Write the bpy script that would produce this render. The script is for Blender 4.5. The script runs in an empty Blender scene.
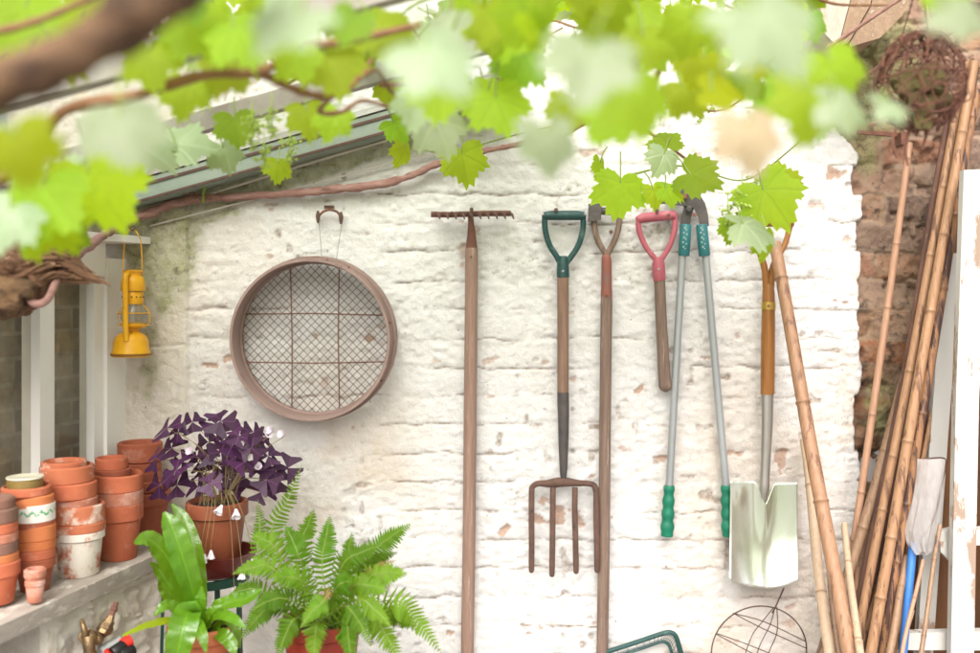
import bpy, math, random
import numpy as np
from mathutils import Vector, Matrix, noise as mnoise
random.seed(7)
sc = bpy.context.scene
COL = sc.collection
CAMD = 2.6      # metres from the lens to the brick wall (wall face is y = 0)
EYE = 1.55      # height of the lens
PI = math.pi

def at(px, py, y=0.0):
    """a measured direction of the photo taken out to depth y (the wall is y=0)"""
    d = CAMD + y
    return Vector(((px - 490) * d / 1000, y, EYE + (290 - py) * d / 1000))

# ------------------------------------------------------------------ mesh helper
class MB:
    def __init__(s):
        s.v = []; s.f = []; s.a = []; s.uv = None
    def add(s, verts, faces, attr=None):
        o = len(s.v)
        s.v += [tuple(v) for v in verts]
        s.a += list(attr) if attr is not None else [0.0] * len(verts)
        s.f += [tuple(i + o for i in f) for f in faces]
    def tube(s, pts, r, seg=10, attr=None, caps=True, squash=1.0):
        pts = [Vector(p) for p in pts]; n = len(pts)
        rr = list(r) if hasattr(r, '__len__') else [r] * n
        V = []; F = []; A = []
        t0 = (pts[1] - pts[0]).normalized()
        ref = Vector((0, 1, 0)) if abs(t0.y) < .9 else Vector((1, 0, 0))
        u = t0.cross(ref).normalized()
        for i in range(n):
            t = (pts[min(i + 1, n - 1)] - pts[max(i - 1, 0)])
            if t.length < 1e-9: t = t0
            t = t.normalized()
            u = (u - t * u.dot(t)); u = u.normalized() if u.length > 1e-6 else t.orthogonal().normalized()
            w = t.cross(u)
            for k in range(seg):
                an = 2 * PI * k / seg
                V.append(pts[i] + (u * math.cos(an) + w * math.sin(an) * squash) * rr[i])
                A.append(attr[i] if attr else 0.0)
        for i in range(n - 1):
            for k in range(seg):
                k2 = (k + 1) % seg
                F.append((i * seg + k, i * seg + k2, (i + 1) * seg + k2, (i + 1) * seg + k))
        if caps:
            F.append(tuple(reversed(range(seg)))); F.append(tuple((n - 1) * seg + k for k in range(seg)))
        s.add(V, F, A); return s
    def lathe(s, prof, c=(0, 0, 0), seg=40, M=None, wob=0.0):
        V = []; F = []; c = Vector(c); n = len(prof); ph = random.random() * 6
        for (r, z) in prof:
            for k in range(seg):
                an = 2 * PI * k / seg
                q = 1 + wob * (math.sin(2 * an + ph) + .5 * math.sin(3 * an + 2 * ph))
                p = Vector((r * q * math.cos(an), r * q * math.sin(an), z))
                if M is not None: p = M @ p
                V.append(c + p)
        for i in range(n - 1):
            for k in range(seg):
                k2 = (k + 1) % seg
                F.append((i * seg + k, i * seg + k2, (i + 1) * seg + k2, (i + 1) * seg + k))
        shut = prof[0] == prof[-1]
        if not shut and prof[0][0] > 1e-6: F.append(tuple(reversed(range(seg))))
        if not shut and prof[-1][0] > 1e-6: F.append(tuple((n - 1) * seg + k for k in range(seg)))
        s.add(V, F); return s
    def hexa(s, p):      # eight corners: bottom four then top four
        s.add(p, [(0, 3, 2, 1), (4, 5, 6, 7), (0, 1, 5, 4), (1, 2, 6, 5), (2, 3, 7, 6), (3, 0, 4, 7)]); return s
    def box(s, a, b):
        x0, y0, z0 = a; x1, y1, z1 = b
        return s.hexa([(x0, y0, z0), (x1, y0, z0), (x1, y1, z0), (x0, y1, z0), (x0, y0, z1), (x1, y0, z1), (x1, y1, z1), (x0, y1, z1)])
    def beam(s, a, b, w, h, up=(0, 0, 1)):
        a = Vector(a); b = Vector(b); t = (b - a).normalized(); up = Vector(up)
        sd = t.cross(up).normalized(); up = sd.cross(t)
        P = []
        for q in (a, b):
            for (i, j) in ((-1, -1), (1, -1), (1, 1), (-1, 1)):
                P.append(q + sd * (w / 2 * i) + up * (h / 2 * j))
        return s.hexa(P)
    def prism(s, pts, dv):
        n = len(pts); dv = Vector(dv); V = [Vector(p) for p in pts]; V += [p + dv for p in V]
        F = [tuple(range(n)), tuple(reversed(range(n, 2 * n)))]
        for i in range(n):
            j = (i + 1) % n; F.append((i, i + n, j + n, j))
        s.add(V, F); return s
    def ball(s, c, r, seg=14, sq=(1, 1, 1)):
        c = Vector(c); n = seg // 2 + 1; V = []; F = []
        for i in range(n):
            th = PI * i / (n - 1)
            for k in range(seg):
                an = 2 * PI * k / seg
                V.append(c + Vector((r * sq[0] * math.sin(th) * math.cos(an), r * sq[1] * math.sin(th) * math.sin(an), r * sq[2] * math.cos(th))))
        for i in range(n - 1):
            for k in range(seg):
                F.append((i * seg + k, (i + 1) * seg + k, (i + 1) * seg + (k + 1) % seg, i * seg + (k + 1) % seg))
        s.add(V, F); return s
    def build(s, name, m, parent=None, smooth=True, origin=None, solid=0, sharp=40):
        me = bpy.data.meshes.new(name)
        if parent is not None:
            o0 = Vector((0, 0, 0)); p = parent
            while p is not None: o0 = o0 + p.location; p = p.parent
        elif origin is not None: o0 = Vector(origin)
        else:
            A = np.array(s.v); lo = A.min(0); hi = A.max(0)
            o0 = Vector(((lo[0] + hi[0]) / 2, (lo[1] + hi[1]) / 2, lo[2]))
        me.from_pydata([(v[0] - o0.x, v[1] - o0.y, v[2] - o0.z) for v in s.v], [], s.f)
        me.validate()
        if any(s.a) and len(me.vertices) == len(s.a):
            at_ = me.attributes.new('mask', 'FLOAT', 'POINT'); at_.data.foreach_set('value', np.array(s.a, dtype=np.float32))
        if s.uv is not None:
            uvl = me.uv_layers.new(name='leafuv')
            idx = np.empty(len(me.loops), dtype=np.int32); me.loops.foreach_get('vertex_index', idx)
            uvl.data.foreach_set('uv', np.array(s.uv, dtype=np.float32)[idx].ravel())
        if smooth:
            me.shade_smooth()
            if sharp: me.set_sharp_from_angle(angle=math.radians(sharp))
        me.materials.append(m)
        o = bpy.data.objects.new(name, me); COL.objects.link(o)
        if parent is not None: o.parent = parent
        else: o.location = o0
        if solid:
            md = o.modifiers.new('thick', 'SOLIDIFY'); md.thickness = solid; md.offset = 0
        return o

def tag(o, label=None, cat=None, group=None, kind=None):
    if label: o['label'] = label
    if cat: o['category'] = cat
    if group: o['group'] = group
    if kind: o['kind'] = kind
    return o
def thing(name, label, cat, loc, group=None):
    o = bpy.data.objects.new(name, None); COL.objects.link(o); o.location = loc
    o.empty_display_size = .05
    return tag(o, label, cat, group)

def curve(pts, n=24):
    """smooth Catmull-Rom line through points"""
    P = [Vector(p) for p in pts]
    if len(P) == 2: return [P[0].lerp(P[1], i / n) for i in range(n + 1)]
    P = [P[0] * 2 - P[1]] + P + [P[-1] * 2 - P[-2]]; out = []
    m = len(P) - 3
    for i in range(n + 1):
        u = i / n * m; k = min(int(u), m - 1); t = u - k
        a, b, c, d = P[k:k + 4]
        out.append(.5 * ((2 * b) + (c - a) * t + (2 * a - 5 * b + 4 * c - d) * t * t + (3 * b - a - 3 * c + d) * t ** 3))
    return out

# ------------------------------------------------------------------ materials
def nt(name):
    m = bpy.data.materials.new(name); m.use_nodes = True; t = m.node_tree; t.nodes.clear()
    def N(kind, **kw):
        n = t.nodes.new(kind)
        for k, v in kw.items():
            if k.startswith('i_'):
                key = k[2:]; key = int(key) if key.isdigit() else key.replace('_', ' ')
                if isinstance(v, bpy.types.NodeSocket): t.links.new(v, n.inputs[key])
                else: n.inputs[key].default_value = v
            else: setattr(n, k, v)
        return n
    return m, t, N
def C4(c): return (c[0], c[1], c[2], 1)
def ramp(N, fac, stops):
    r = N('ShaderNodeValToRGB', i_0=fac); e = r.color_ramp.elements
    while len(e) < len(stops): e.new(.5)
    for el, (p, c) in zip(e, stops): el.position = p; el.color = C4(c) if hasattr(c, '__len__') else (c, c, c, 1)
    return r.outputs[0]
def mixc(N, f, a, b, mode='MIX'):
    n = N('ShaderNodeMix', data_type='RGBA', blend_type=mode)
    for i, v in ((0, f), (6, a), (7, b)):
        if isinstance(v, bpy.types.NodeSocket): n.id_data.links.new(v, n.inputs[i])
        else: n.inputs[i].default_value = C4(v) if hasattr(v, '__len__') else v
    return n.outputs[2]
def mth(N, op, a, b=0.0, c=None, clamp=False):
    n = N('ShaderNodeMath', operation=op, use_clamp=clamp)
    for i, v in enumerate((a, b, c)):
        if v is None: continue
        if isinstance(v, bpy.types.NodeSocket): n.id_data.links.new(v, n.inputs[i])
        else: n.inputs[i].default_value = v
    return n.outputs[0]
def coords(N, scale=(1, 1, 1), rnd=True):
    tc = N('ShaderNodeTexCoord').outputs['Object']
    if rnd:
        oi = N('ShaderNodeObjectInfo')
        tc = N('ShaderNodeVectorMath', operation='ADD', i_0=tc, i_1=N('ShaderNodeVectorMath', operation='SCALE', i_0=(7.1, 3.3, 5.7), i_Scale=oi.outputs['Random']).outputs[0]).outputs[0]
    return N('ShaderNodeMapping', i_Vector=tc, i_Scale=scale).outputs[0]
def noise(N, v, scale, detail=6, rough=.6, dist=0):
    return N('ShaderNodeTexNoise', i_Vector=v, i_Scale=scale, i_Detail=detail, i_Roughness=rough, i_Distortion=dist).outputs[0]

def mat(name, c1, c2=None, scale=12, stretch=(1, 1, 1), rough=.7, metal=0, bump=.3, bscale=60, c3=None, c3scale=20, c3lo=.58, c3hi=.66, vary=.0, mask=None, spec=.4, coat=0):
    m, t, N = nt(name)
    v = coords(N, stretch); c2 = c2 or tuple(x * .75 for x in c1)
    col = ramp(N, noise(N, v, scale), [(.3, c1), (.7, c2)])
    if c3:
        col = mixc(N, ramp(N, noise(N, v, c3scale, 8, .7), [(c3lo, 0), (c3hi, 1)]), col, c3)
    if mask:
        a = N('ShaderNodeAttribute', attribute_name='mask'); col = mixc(N, a.outputs['Fac'], col, mask)
    if vary:
        oi = N('ShaderNodeObjectInfo')
        val = N('ShaderNodeMapRange', i_0=oi.outputs['Random'], i_3=1 - vary, i_4=1 + vary).outputs[0]
        col = N('ShaderNodeHueSaturation', i_Value=val, i_Color=col).outputs[0]
    p = N('ShaderNodeBsdfPrincipled', i_Base_Color=col, i_Roughness=rough, i_Metallic=metal)
    p.inputs['Specular IOR Level'].default_value = spec
    if coat: p.inputs['Coat Weight'].default_value = coat
    if bump:
        b = N('ShaderNodeBump', i_Strength=bump, i_Distance=.004, i_Height=noise(N, v, bscale, 8, .65)); t.links.new(b.outputs[0], p.inputs['Normal'])
    t.links.new(p.outputs[0], N('ShaderNodeOutputMaterial').inputs[0])
    return m

def leafmat(name, up, trans, tw=.5, rough=.4, vein=None, spec=.5):
    m, t, N = nt(name)
    uv = N('ShaderNodeUVMap', uv_map='leafuv').outputs[0]
    sep = N('ShaderNodeSeparateXYZ', i_0=uv); x = sep.outputs[0]; y = mth(N, 'ABSOLUTE', sep.outputs[1])
    vn = None
    for a in (0, 52, 104):
        ca, sa = math.cos(math.radians(a)), math.sin(math.radians(a))
        al = mth(N, 'ADD', mth(N, 'MULTIPLY', x, ca), mth(N, 'MULTIPLY', y, sa))
        ac = mth(N, 'ABSOLUTE', mth(N, 'SUBTRACT', mth(N, 'MULTIPLY', y, ca), mth(N, 'MULTIPLY', x, sa)))
        dd = mth(N, 'ADD', ac, mth(N, 'MULTIPLY', mth(N, 'MAXIMUM', mth(N, 'MULTIPLY', al, -1), 0), 3))
        vn = dd if vn is None else mth(N, 'MINIMUM', vn, dd)
    vm = N('ShaderNodeMapRange', i_0=vn, i_1=.012, i_2=.045, i_3=1, i_4=0).outputs[0]
    v = coords(N, (1, 1, 1), False)
    nz = noise(N, v, 9, 4)
    oi = N('ShaderNodeAttribute', attribute_name='mask').outputs['Fac']
    c = ramp(N, nz, [(.3, up), (.7, tuple(k * .72 for k in up))])
    tr = ramp(N, nz, [(.3, trans), (.7, tuple(k * .8 for k in trans))])
    vv = vein or tuple(min(1, k * 1.5) for k in up)
    c = mixc(N, mth(N, 'MULTIPLY', vm, .6), c, vv); tr = mixc(N, mth(N, 'MULTIPLY', vm, .75), tr, tuple(k * .6 for k in trans))
    hs = N('ShaderNodeMapRange', i_0=oi, i_3=.490, i_4=.522).outputs[0]; vs = N('ShaderNodeMapRange', i_0=oi, i_3=.85, i_4=1.2).outputs[0]
    c = N('ShaderNodeHueSaturation', i_Hue=hs, i_Value=vs, i_Color=c).outputs[0]
    tr = N('ShaderNodeHueSaturation', i_Hue=hs, i_Value=vs, i_Color=tr).outputs[0]
    p = N('ShaderNodeBsdfPrincipled', i_Base_Color=c, i_Roughness=rough); p.inputs['Specular IOR Level'].default_value = spec
    b = N('ShaderNodeBump', i_Strength=.35, i_Distance=.004, i_Height=mth(N, 'ADD', noise(N, v, 70, 3), mth(N, 'MULTIPLY', vm, -1))); t.links.new(b.outputs[0], p.inputs['Normal'])
    tl = N('ShaderNodeBsdfTranslucent', i_0=tr)
    mx = N('ShaderNodeMixShader', i_0=tw); t.links.new(p.outputs[0], mx.inputs[1]); t.links.new(tl.outputs[0], mx.inputs[2])
    t.links.new(mx.outputs[0], N('ShaderNodeOutputMaterial').inputs[0])
    return m

def glassmat(name, tint, tr=.75, rough=.05, dirt=(.5, .5, .45), dirtw=.12):
    m, t, N = nt(name)
    tp = N('ShaderNodeBsdfTransparent', i_0=C4(tint)); gl = N('ShaderNodeBsdfGlossy', i_0=(1, 1, 1, 1), i_1=rough)
    df = N('ShaderNodeBsdfDiffuse', i_0=C4(dirt))
    nz = noise(N, coords(N, (1, 1, 1)), 5, 7, .7)
    lw = N('ShaderNodeLayerWeight', i_0=.5).outputs['Facing']; fr = mth(N, 'ADD', .025, mth(N, 'MULTIPLY', mth(N, 'POWER', lw, 4.5), .45))
    m1 = N('ShaderNodeMixShader', i_0=fr); t.links.new(tp.outputs[0], m1.inputs[1]); t.links.new(gl.outputs[0], m1.inputs[2])
    m2 = N('ShaderNodeMixShader', i_0=mth(N, 'MULTIPLY', ramp(N, nz, [(.3, .5), (.7, 1.5)]), dirtw)); t.links.new(m1.outputs[0], m2.inputs[1]); t.links.new(df.outputs[0], m2.inputs[2])
    t.links.new(m2.outputs[0], N('ShaderNodeOutputMaterial').inputs[0])
    return m

WG = (55, 55, 3)   # grain that runs along upright timber
M = {}
M['oldwood'] = mat('old_ash_handle', (.27, .165, .115), (.16, .092, .064), 3, WG, .65, bump=.5, bscale=6, c3=(.38, .26, .19), c3scale=2.5, vary=.08)
M['greywood'] = mat('grey_weathered_handle', (.25, .17, .13), (.14, .09, .068), 3, WG, .7, bump=.5, bscale=6, c3=(.36, .27, .22), c3scale=2.5)
M['rakewood'] = mat('rake_handle_wood', (.34, .215, .165), (.23, .14, .105), 3, WG, .65, bump=.5, bscale=6, c3=(.44, .33, .27), c3scale=2.5)
M['varnish'] = mat('varnished_wood', (.35, .15, .035), (.22, .085, .02), 3, WG, .35, bump=.15, bscale=6, coat=.2)
M['rust'] = mat('rusty_iron', (.10, .058, .045), (.17, .095, .07), 40, rough=.8, bump=.5, bscale=120, c3=(.07, .04, .035), metal=.2)
M['rustred'] = mat('red_brown_rust', (.22, .09, .06), (.13, .06, .045), 40, rough=.8, bump=.5, bscale=120, metal=.1)
M['redpaint'] = mat('worn_red_paint', (.28, .085, .06), (.21, .10, .08), 25, rough=.6, bump=.3, c3=(.2, .12, .1), c3scale=30)
M['wire'] = mat('dark_rusty_wire', (.07, .04, .03), (.12, .06, .045), 60, rough=.7, bump=0, metal=.3)
M['sieve'] = mat('sieve_hoop_wood', (.34, .235, .205), (.25, .165, .145), 8, rough=.7, bump=.4, bscale=40, c3=(.2, .11, .09), c3scale=14)
M['greenplastic'] = mat('dark_green_plastic', (.018, .07, .066), (.014, .05, .048), 20, rough=.45, bump=.25, c3=(.10, .17, .155), c3scale=34, c3lo=.54, c3hi=.66)
M['grip'] = mat('green_rubber_grip', (.006, .19, .105), (.005, .13, .075), 16, rough=.55, bump=.3, c3=(.05, .17, .12), c3scale=24, c3lo=.57, c3hi=.68)
M['teal'] = mat('teal_sleeve', (.03, .17, .185), (.025, .13, .145), 20, rough=.45, bump=.1)
M['tealtrim'] = mat('pale_sleeve_holes', (.5, .52, .4), rough=.6, bump=0)
M['pink'] = mat('faded_red_plastic', (.46, .125, .16), (.36, .08, .11), 14, rough=.5, bump=.15, c3=(.56, .28, .30), c3scale=12)
M['alu'] = mat('painted_aluminium_tube', (.42, .435, .44), (.31, .325, .33), 22, (1, 1, .12), c3=(.22, .20, .18), c3scale=30, c3lo=.62, c3hi=.7, rough=.38, metal=.35, bump=.05)
M['steel'] = mat('worn_steel', (.5, .48, .44), (.36, .33, .29), 16, (1, 1, .3), rough=.35, metal=.8, bump=.1)
M['darksteel'] = mat('dark_oiled_steel', (.07, .062, .062), (.12, .10, .095), 30, rough=.6, metal=.3, bump=.3)
M['blade'] = mat('polished_spade_steel', (.86, .89, .81), (.64, .73, .53), 9, (1, 1, .35), rough=.2, metal=.85, bump=.3, bscale=9, c3=(.92, .93, .9), c3scale=7, c3lo=.47, c3hi=.60, spec=.8)  # green and white patches paint foliage reflections and highlights into the steel
M['brass'] = mat('brass_ferrule', (.6, .42, .1), (.5, .33, .08), 20, rough=.35, metal=.8, bump=.1)
M['copper'] = mat('rusty_bolt', (.32, .14, .08), (.2, .09, .06), 40, rough=.6, metal=.4, bump=.2)
M['oldbrass'] = mat('tarnished_brass', (.34, .23, .12), (.16, .105, .06), 30, rough=.42, metal=.8, bump=.5, bscale=90)
M['yellow'] = mat('yellow_enamel', (.80, .42, .014), (.70, .32, .01), 18, rough=.38, bump=.12, c3=(.26, .11, .03), c3scale=42, c3lo=.62, c3hi=.68)
M['yellowdark'] = mat('rust_spotted_enamel', (.28, .12, .02), rough=.5, bump=.1)
M['terra'] = mat('terracotta', (.53, .155, .075), (.42, .105, .05), 14, rough=.8, bump=.25, c3=(.60, .34, .25), c3scale=13, c3lo=.58, c3hi=.78, vary=.13)
M['terradeep'] = mat('deep_terracotta', (.36, .095, .045), (.27, .07, .035), 16, rough=.75, bump=.25, c3=(.46, .25, .18), c3scale=14, c3lo=.54, c3hi=.76, vary=.1)
M['terrapale'] = mat('pinkish_terracotta', (.52, .22, .15), (.42, .15, .09), 14, rough=.85, bump=.25, c3=(.64, .42, .35), c3scale=18, c3lo=.5, c3hi=.72, vary=.08)
M['terraorange'] = mat('orange_terracotta', (.60, .20, .075), (.52, .15, .05), 12, rough=.75, bump=.2, vary=.08)
M['terradark'] = mat('dirty_dark_terracotta', (.16, .105, .08), (.26, .12, .085), 12, rough=.85, bump=.3, c3=(.40, .36, .33), c3scale=20, c3lo=.6, c3hi=.7)
M['terrawhite'] = mat('limewashed_terracotta', (.50, .17, .09), (.44, .13, .07), 14, rough=.85, bump=.35, c3=(.72, .66, .58), c3scale=13, c3lo=.40, c3hi=.49)
M['terraspot'] = mat('salt_stained_terracotta', (.52, .17, .085), (.46, .13, .06), 14, rough=.85, bump=.3, c3=(.7, .55, .46), c3scale=15, c3lo=.52, c3hi=.62)
M['glazebrown'] = mat('olive_glaze', (.27, .19, .06), (.2, .13, .04), 18, rough=.35, bump=.1)
M['cream'] = mat('cream_glaze', (.70, .66, .52), (.64, .6, .46), 18, rough=.4, bump=.1)
M['redglaze'] = mat('dark_red_glaze', (.16, .025, .02), (.11, .018, .016), 12, rough=.3, bump=.05)
M['redpot'] = mat('red_plastic_pot', (.28, .035, .02), (.2, .025, .015), 12, rough=.4, bump=.05)
M['soil'] = mat('potting_soil', (.04, .026, .017), (.02, .013, .009), 40, rough=.95, bump=1, bscale=60)
M['whitepaint'] = mat('peeling_white_paint', (.57, .555, .52), (.48, .46, .42), 4, (1.6, 1.6, .4), rough=.55, bump=.25, bscale=30, c3=(.33, .235, .175), c3scale=9, c3lo=.565, c3hi=.58)
M['frameweather'] = mat('weathered_white_frame', (.86, .845, .81), (.78, .755, .71), 5, (1, 1, .4), rough=.6, bump=.3, bscale=30, c3=(.4, .36, .28), c3scale=16, c3lo=.72, c3hi=.76)
M['ledge'] = mat('weathered_ledge_board', (.44, .39, .34), (.29, .245, .205), 4, (5, 2, 5), rough=.85, bump=.9, bscale=14, c3=(.60, .56, .50), c3scale=6, c3lo=.52, c3hi=.62)
M['brownboard'] = mat('dark_brown_board', (.20, .085, .028), (.11, .045, .017), 3, (6, 6, 2), rough=.7, bump=.4, bscale=10)
M['verge'] = mat('grey_green_verge_paint', (.26, .30, .25), (.19, .225, .185), 7, rough=.55, bump=.25, c3=(.2, .24, .16), c3scale=8, c3lo=.6, c3hi=.75)
M['bar'] = mat('glazing_bar_paint', (.42, .42, .39), (.22, .17, .14), 6, rough=.6, bump=.3)
M['cable'] = mat('pale_cable', (.6, .55, .5), (.5, .44, .4), 20, rough=.6, bump=.1)
M['beamwood'] = mat('weathered_beam', (.34, .23, .155), (.22, .14, .09), 3, (20, 4, 20), rough=.8, bump=.6, bscale=10, c3=(.45, .36, .28), c3scale=3)
M['beampale'] = mat('pale_beam_face', (.5, .44, .38), (.38, .32, .26), 3, (20, 4, 10), rough=.8, bump=.5, bscale=10)
M['bark'] = mat('vine_bark', (.22, .11, .06), (.09, .045, .025), 3, (9, 30, 34), rough=.85, bump=1, bscale=5, c3=(.34, .20, .13), c3scale=2.5)
M['limb'] = mat('smooth_vine_limb', (.30, .17, .085), (.055, .028, .013), 2.2, (5, 7, 9), rough=.8, bump=.6, bscale=20, c3=(.045, .022, .011), c3scale=3.2, c3lo=.46, c3hi=.60)
M['cane_vine'] = mat('pinkish_vine_stem', (.40, .235, .20), (.25, .12, .10), 4, (5, 16, 16), rough=.8, bump=.8, bscale=10, c3=(.15, .075, .06), c3scale=3, c3lo=.56, c3hi=.66)
M['twig'] = mat('young_vine_twig', (.26, .125, .06), (.17, .08, .04), 20, rough=.7, bump=.4)
M['greenstem'] = mat('green_stem', (.22, .30, .05), (.16, .22, .04), 20, rough=.5, bump=.1)
M['lavstem'] = mat('pale_stem', (.26, .19, .085), (.2, .14, .06), 20, rough=.5, bump=.1)
def bamboo(nm, a, b, spot=None, lo=.63): return mat(nm, a, b, 4, (40, 40, 3), .45, bump=.2, bscale=8, c3=spot, c3scale=1.4 if spot else 2, c3lo=lo, c3hi=lo + .05, mask=(.16, .085, .04), vary=.06)
M['bam'] = bamboo('honey_bamboo', (.40, .225, .13), (.30, .16, .09), (.20, .10, .06), .54)
M['bamgold'] = bamboo('golden_bamboo', (.40, .225, .12), (.29, .155, .08), (.16, .08, .045), .54)
M['bampale'] = bamboo('pale_bamboo', (.50, .365, .255), (.42, .29, .19), (.33, .21, .13), .62)
M['bampink'] = bamboo('pinkish_bamboo', (.43, .25, .16), (.35, .19, .115), (.27, .14, .085), .62)
M['bamgrey'] = bamboo('grey_bamboo', (.30, .185, .11), (.21, .125, .075), (.13, .075, .05), .56)
M['bamdark'] = bamboo('dark_spotted_bamboo', (.38, .19, .08), (.22, .105, .055), (.075, .036, .028), .47)
M['rod'] = mat('rusty_rod', (.085, .042, .032), (.16, .08, .056), 9, (3, 3, 1), .8, bump=.7, bscale=60, c3=(.22, .13, .10), c3scale=20)  # rust brown, darkened to put the recess's shade into the colour
M['blue'] = mat('blue_plastic', (.05, .20, .55), (.045, .17, .48), 10, rough=.4, bump=.05)
M['black'] = mat('black_plastic', (.015, .015, .017), rough=.4, bump=.05)
M['redplastic'] = mat('red_plastic', (.62, .03, .02), (.55, .025, .018), rough=.4, bump=.05)
M['greyplastic'] = mat('grey_plastic', (.42, .42, .42), rough=.45, bump=.05)
M['white'] = mat('petal_white', (.80, .74, .78), (.74, .62, .70), 20, rough=.6, bump=0)
M['standgreen'] = mat('dark_green_stand_paint', (.01, .05, .034), (.008, .035, .025), 20, rough=.45, bump=.2)
M['moss'] = mat('moss_lump', (.16, .13, .05), (.09, .07, .03), 20, rough=1, bump=1, bscale=60, c3=(.35, .18, .08), c3scale=10)
M['paving'] = mat('stone_paving', (.30, .285, .26), (.22, .21, .19), 2, rough=.85, bump=.4, bscale=30)
M['wetterra'] = mat('damp_terracotta', (.27, .075, .034), (.19, .052, .025), 12, rough=.55, bump=.3, c3=(.36, .24, .14), c3scale=9, c3lo=.6, c3hi=.68)
# leaves
LIME = leafmat('lime_vine_leaf', (.24, .34, .03), (.74, .90, .03), .6, .5, spec=.15)
GREEN = leafmat('green_vine_leaf', (.17, .29, .03), (.56, .76, .02), .55, .5, spec=.18)
MINT = leafmat('downy_sky_sheen_leaf', (.36, .43, .27), (.54, .68, .20), .45, .45, spec=.5)  # downy paleness, with the sky's sheen put into the base colour
YELL = leafmat('yellow_vine_leaf', (.30, .38, .018), (.80, .90, .015), .6, .5, spec=.15)
ORNG = leafmat('coppery_young_leaf', (.60, .45, .30), (.85, .66, .38), .5, .5)
FERN = leafmat('fern_green', (.095, .195, .012), (.30, .50, .01), .4, .5, spec=.15)
FERNP = leafmat('fern_pale_green', (.16, .28, .02), (.40, .58, .015), .4, .5, spec=.18)
HART = leafmat('glossy_strap_leaf', (.12, .26, .014), (.42, .66, .012), .33, .22, spec=.7)
OXA = leafmat('deep_purple_leaf', (.058, .022, .056), (.12, .022, .075), .2, .38, spec=.25, vein=(.15, .05, .15))
OXB = leafmat('violet_leaf', (.085, .028, .085), (.14, .025, .09), .18, .38, spec=.3, vein=(.2, .07, .2))
TIP = leafmat('rusty_frond', (.34, .15, .06), (.4, .18, .06), .3, .6)

# ------------------------------------------------------------------ setting
g = MB(); g.add([(-30, -30, 0), (30, -30, 0), (30, 30, 0), (-30, 30, 0)], [(0, 1, 2, 3)])
tag(g.build('ground', M['paving'], smooth=False, origin=(0, 0, 0)), kind='structure')

# --- noise on numpy grids
def hsh(i, j, s):
    n = np.sin(i * 127.1 + j * 311.7 + s * 74.7) * 43758.5453
    return n - np.floor(n)
def vno(x, y, s=0):
    xi = np.floor(x); yi = np.floor(y); xf = x - xi; yf = y - yi
    xf = xf * xf * (3 - 2 * xf); yf = yf * yf * (3 - 2 * yf)
    a = hsh(xi, yi, s); b = hsh(xi + 1, yi, s); c = hsh(xi, yi + 1, s); d = hsh(xi + 1, yi + 1, s)
    return (a * (1 - xf) + b * xf) * (1 - yf) + (c * (1 - xf) + d * xf) * yf
def fbm(x, y, s=0, o=5):
    t = 0; a = .5; n = 0
    for k in range(o):
        t = t + a * vno(x * 2 ** k, y * 2 ** k, s + k * 13); n += a; a *= .55
    return t / n
def sst(a, b, x):
    t = np.clip((x - a) / (b - a), 0, 1); return t * t * (3 - 2 * t)

X0, X1, Z0, Z1, ST = -1.25, 1.75, 0.0, 2.46, .0042
nx = int((X1 - X0) / ST) + 1; nz = int((Z1 - Z0) / ST) + 1
gx, gz = np.meshgrid(np.linspace(X0, X1, nx), np.linspace(Z0, Z1, nz))
PX = gx / CAMD * 1000 + 490; PY = 290 - (gz - EYE) / CAMD * 1000        # only to place the stains, painted shade and edges
wx = gx + .012 * (fbm(gx * 7, gz * 7, 3) - .5) + .01 * (vno(gx * 30, gz * 30, 5) - .5)
wz = gz + .014 * (fbm(gx * 4, gz * 4, 9) - .5) + .012 * (vno(gx * 26, gz * 26, 8) - .5)
CH, CL = .075, .225
row = np.floor(wz / CH); off = np.where(np.mod(row, 2) > 0, .5, 0) * CL + (hsh(row, row * 0, 2) - .5) * .06
col = np.floor((wx + off) / CL)
fz = np.abs(np.mod(wz, CH) / CH - .5) * 2 * CH / 2; fx = np.abs(np.mod(wx + off, CL) / CL - .5) * 2 * CL / 2
dj = np.minimum(CH / 2 - fz, CL / 2 - fx)            # distance to the nearest joint's middle
djh = CH / 2 - fz
bid = hsh(col, row, 4)
# painted brick
jmask = 1 - sst(.003, .017, dj)
worn = sst(.42, .66, fbm(gx * 6, gz * 9, 21))                           # where paint fills the joints less
tilt = (bid - .5) * .0014 + (hsh(col, row, 6) - .5) * .016 * (fz - CH / 4) * np.sign(.5 - hsh(col, row, 8))
h = tilt - jmask * (.0002 + .0020 * worn ** 2)
h += .0052 * (fbm(gx * 13, gz * 18, 31, 5) - .5) + .0022 * (fbm(gx * 85, gz * 95, 45, 3) - .5) + .006 * (vno(gx * 60, gz * 80, 33) - .5) * sst(.35, .7, fbm(gx * 5, gz * 5, 36))
h += .0055 * (fbm(gx * 50, gz * 62, 37, 3) - .5) + .0022 * (fbm(gx * 9, gz * 48, 39, 4) - .5)
crack = (1 - sst(.0006, .0034, djh + .004 * (fbm(gx * 30, gz * 30, 41) - .5))) * sst(.46, .62, fbm(gx * 5.5, gz * 11, 43))
crack = np.maximum(crack, (1 - sst(.0, .009, np.abs(fbm(gx * 7, gz * 13, 51) - .5))) * sst(.52, .64, fbm(gx * 4, gz * 6, 53)) * .75)
pit = sst(.82, .88, vno(gx * 42, gz * 46, 61)) * sst(.52, .66, fbm(gx * 6, gz * 6, 63))
h -= .0045 * crack + .004 * pit
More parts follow.
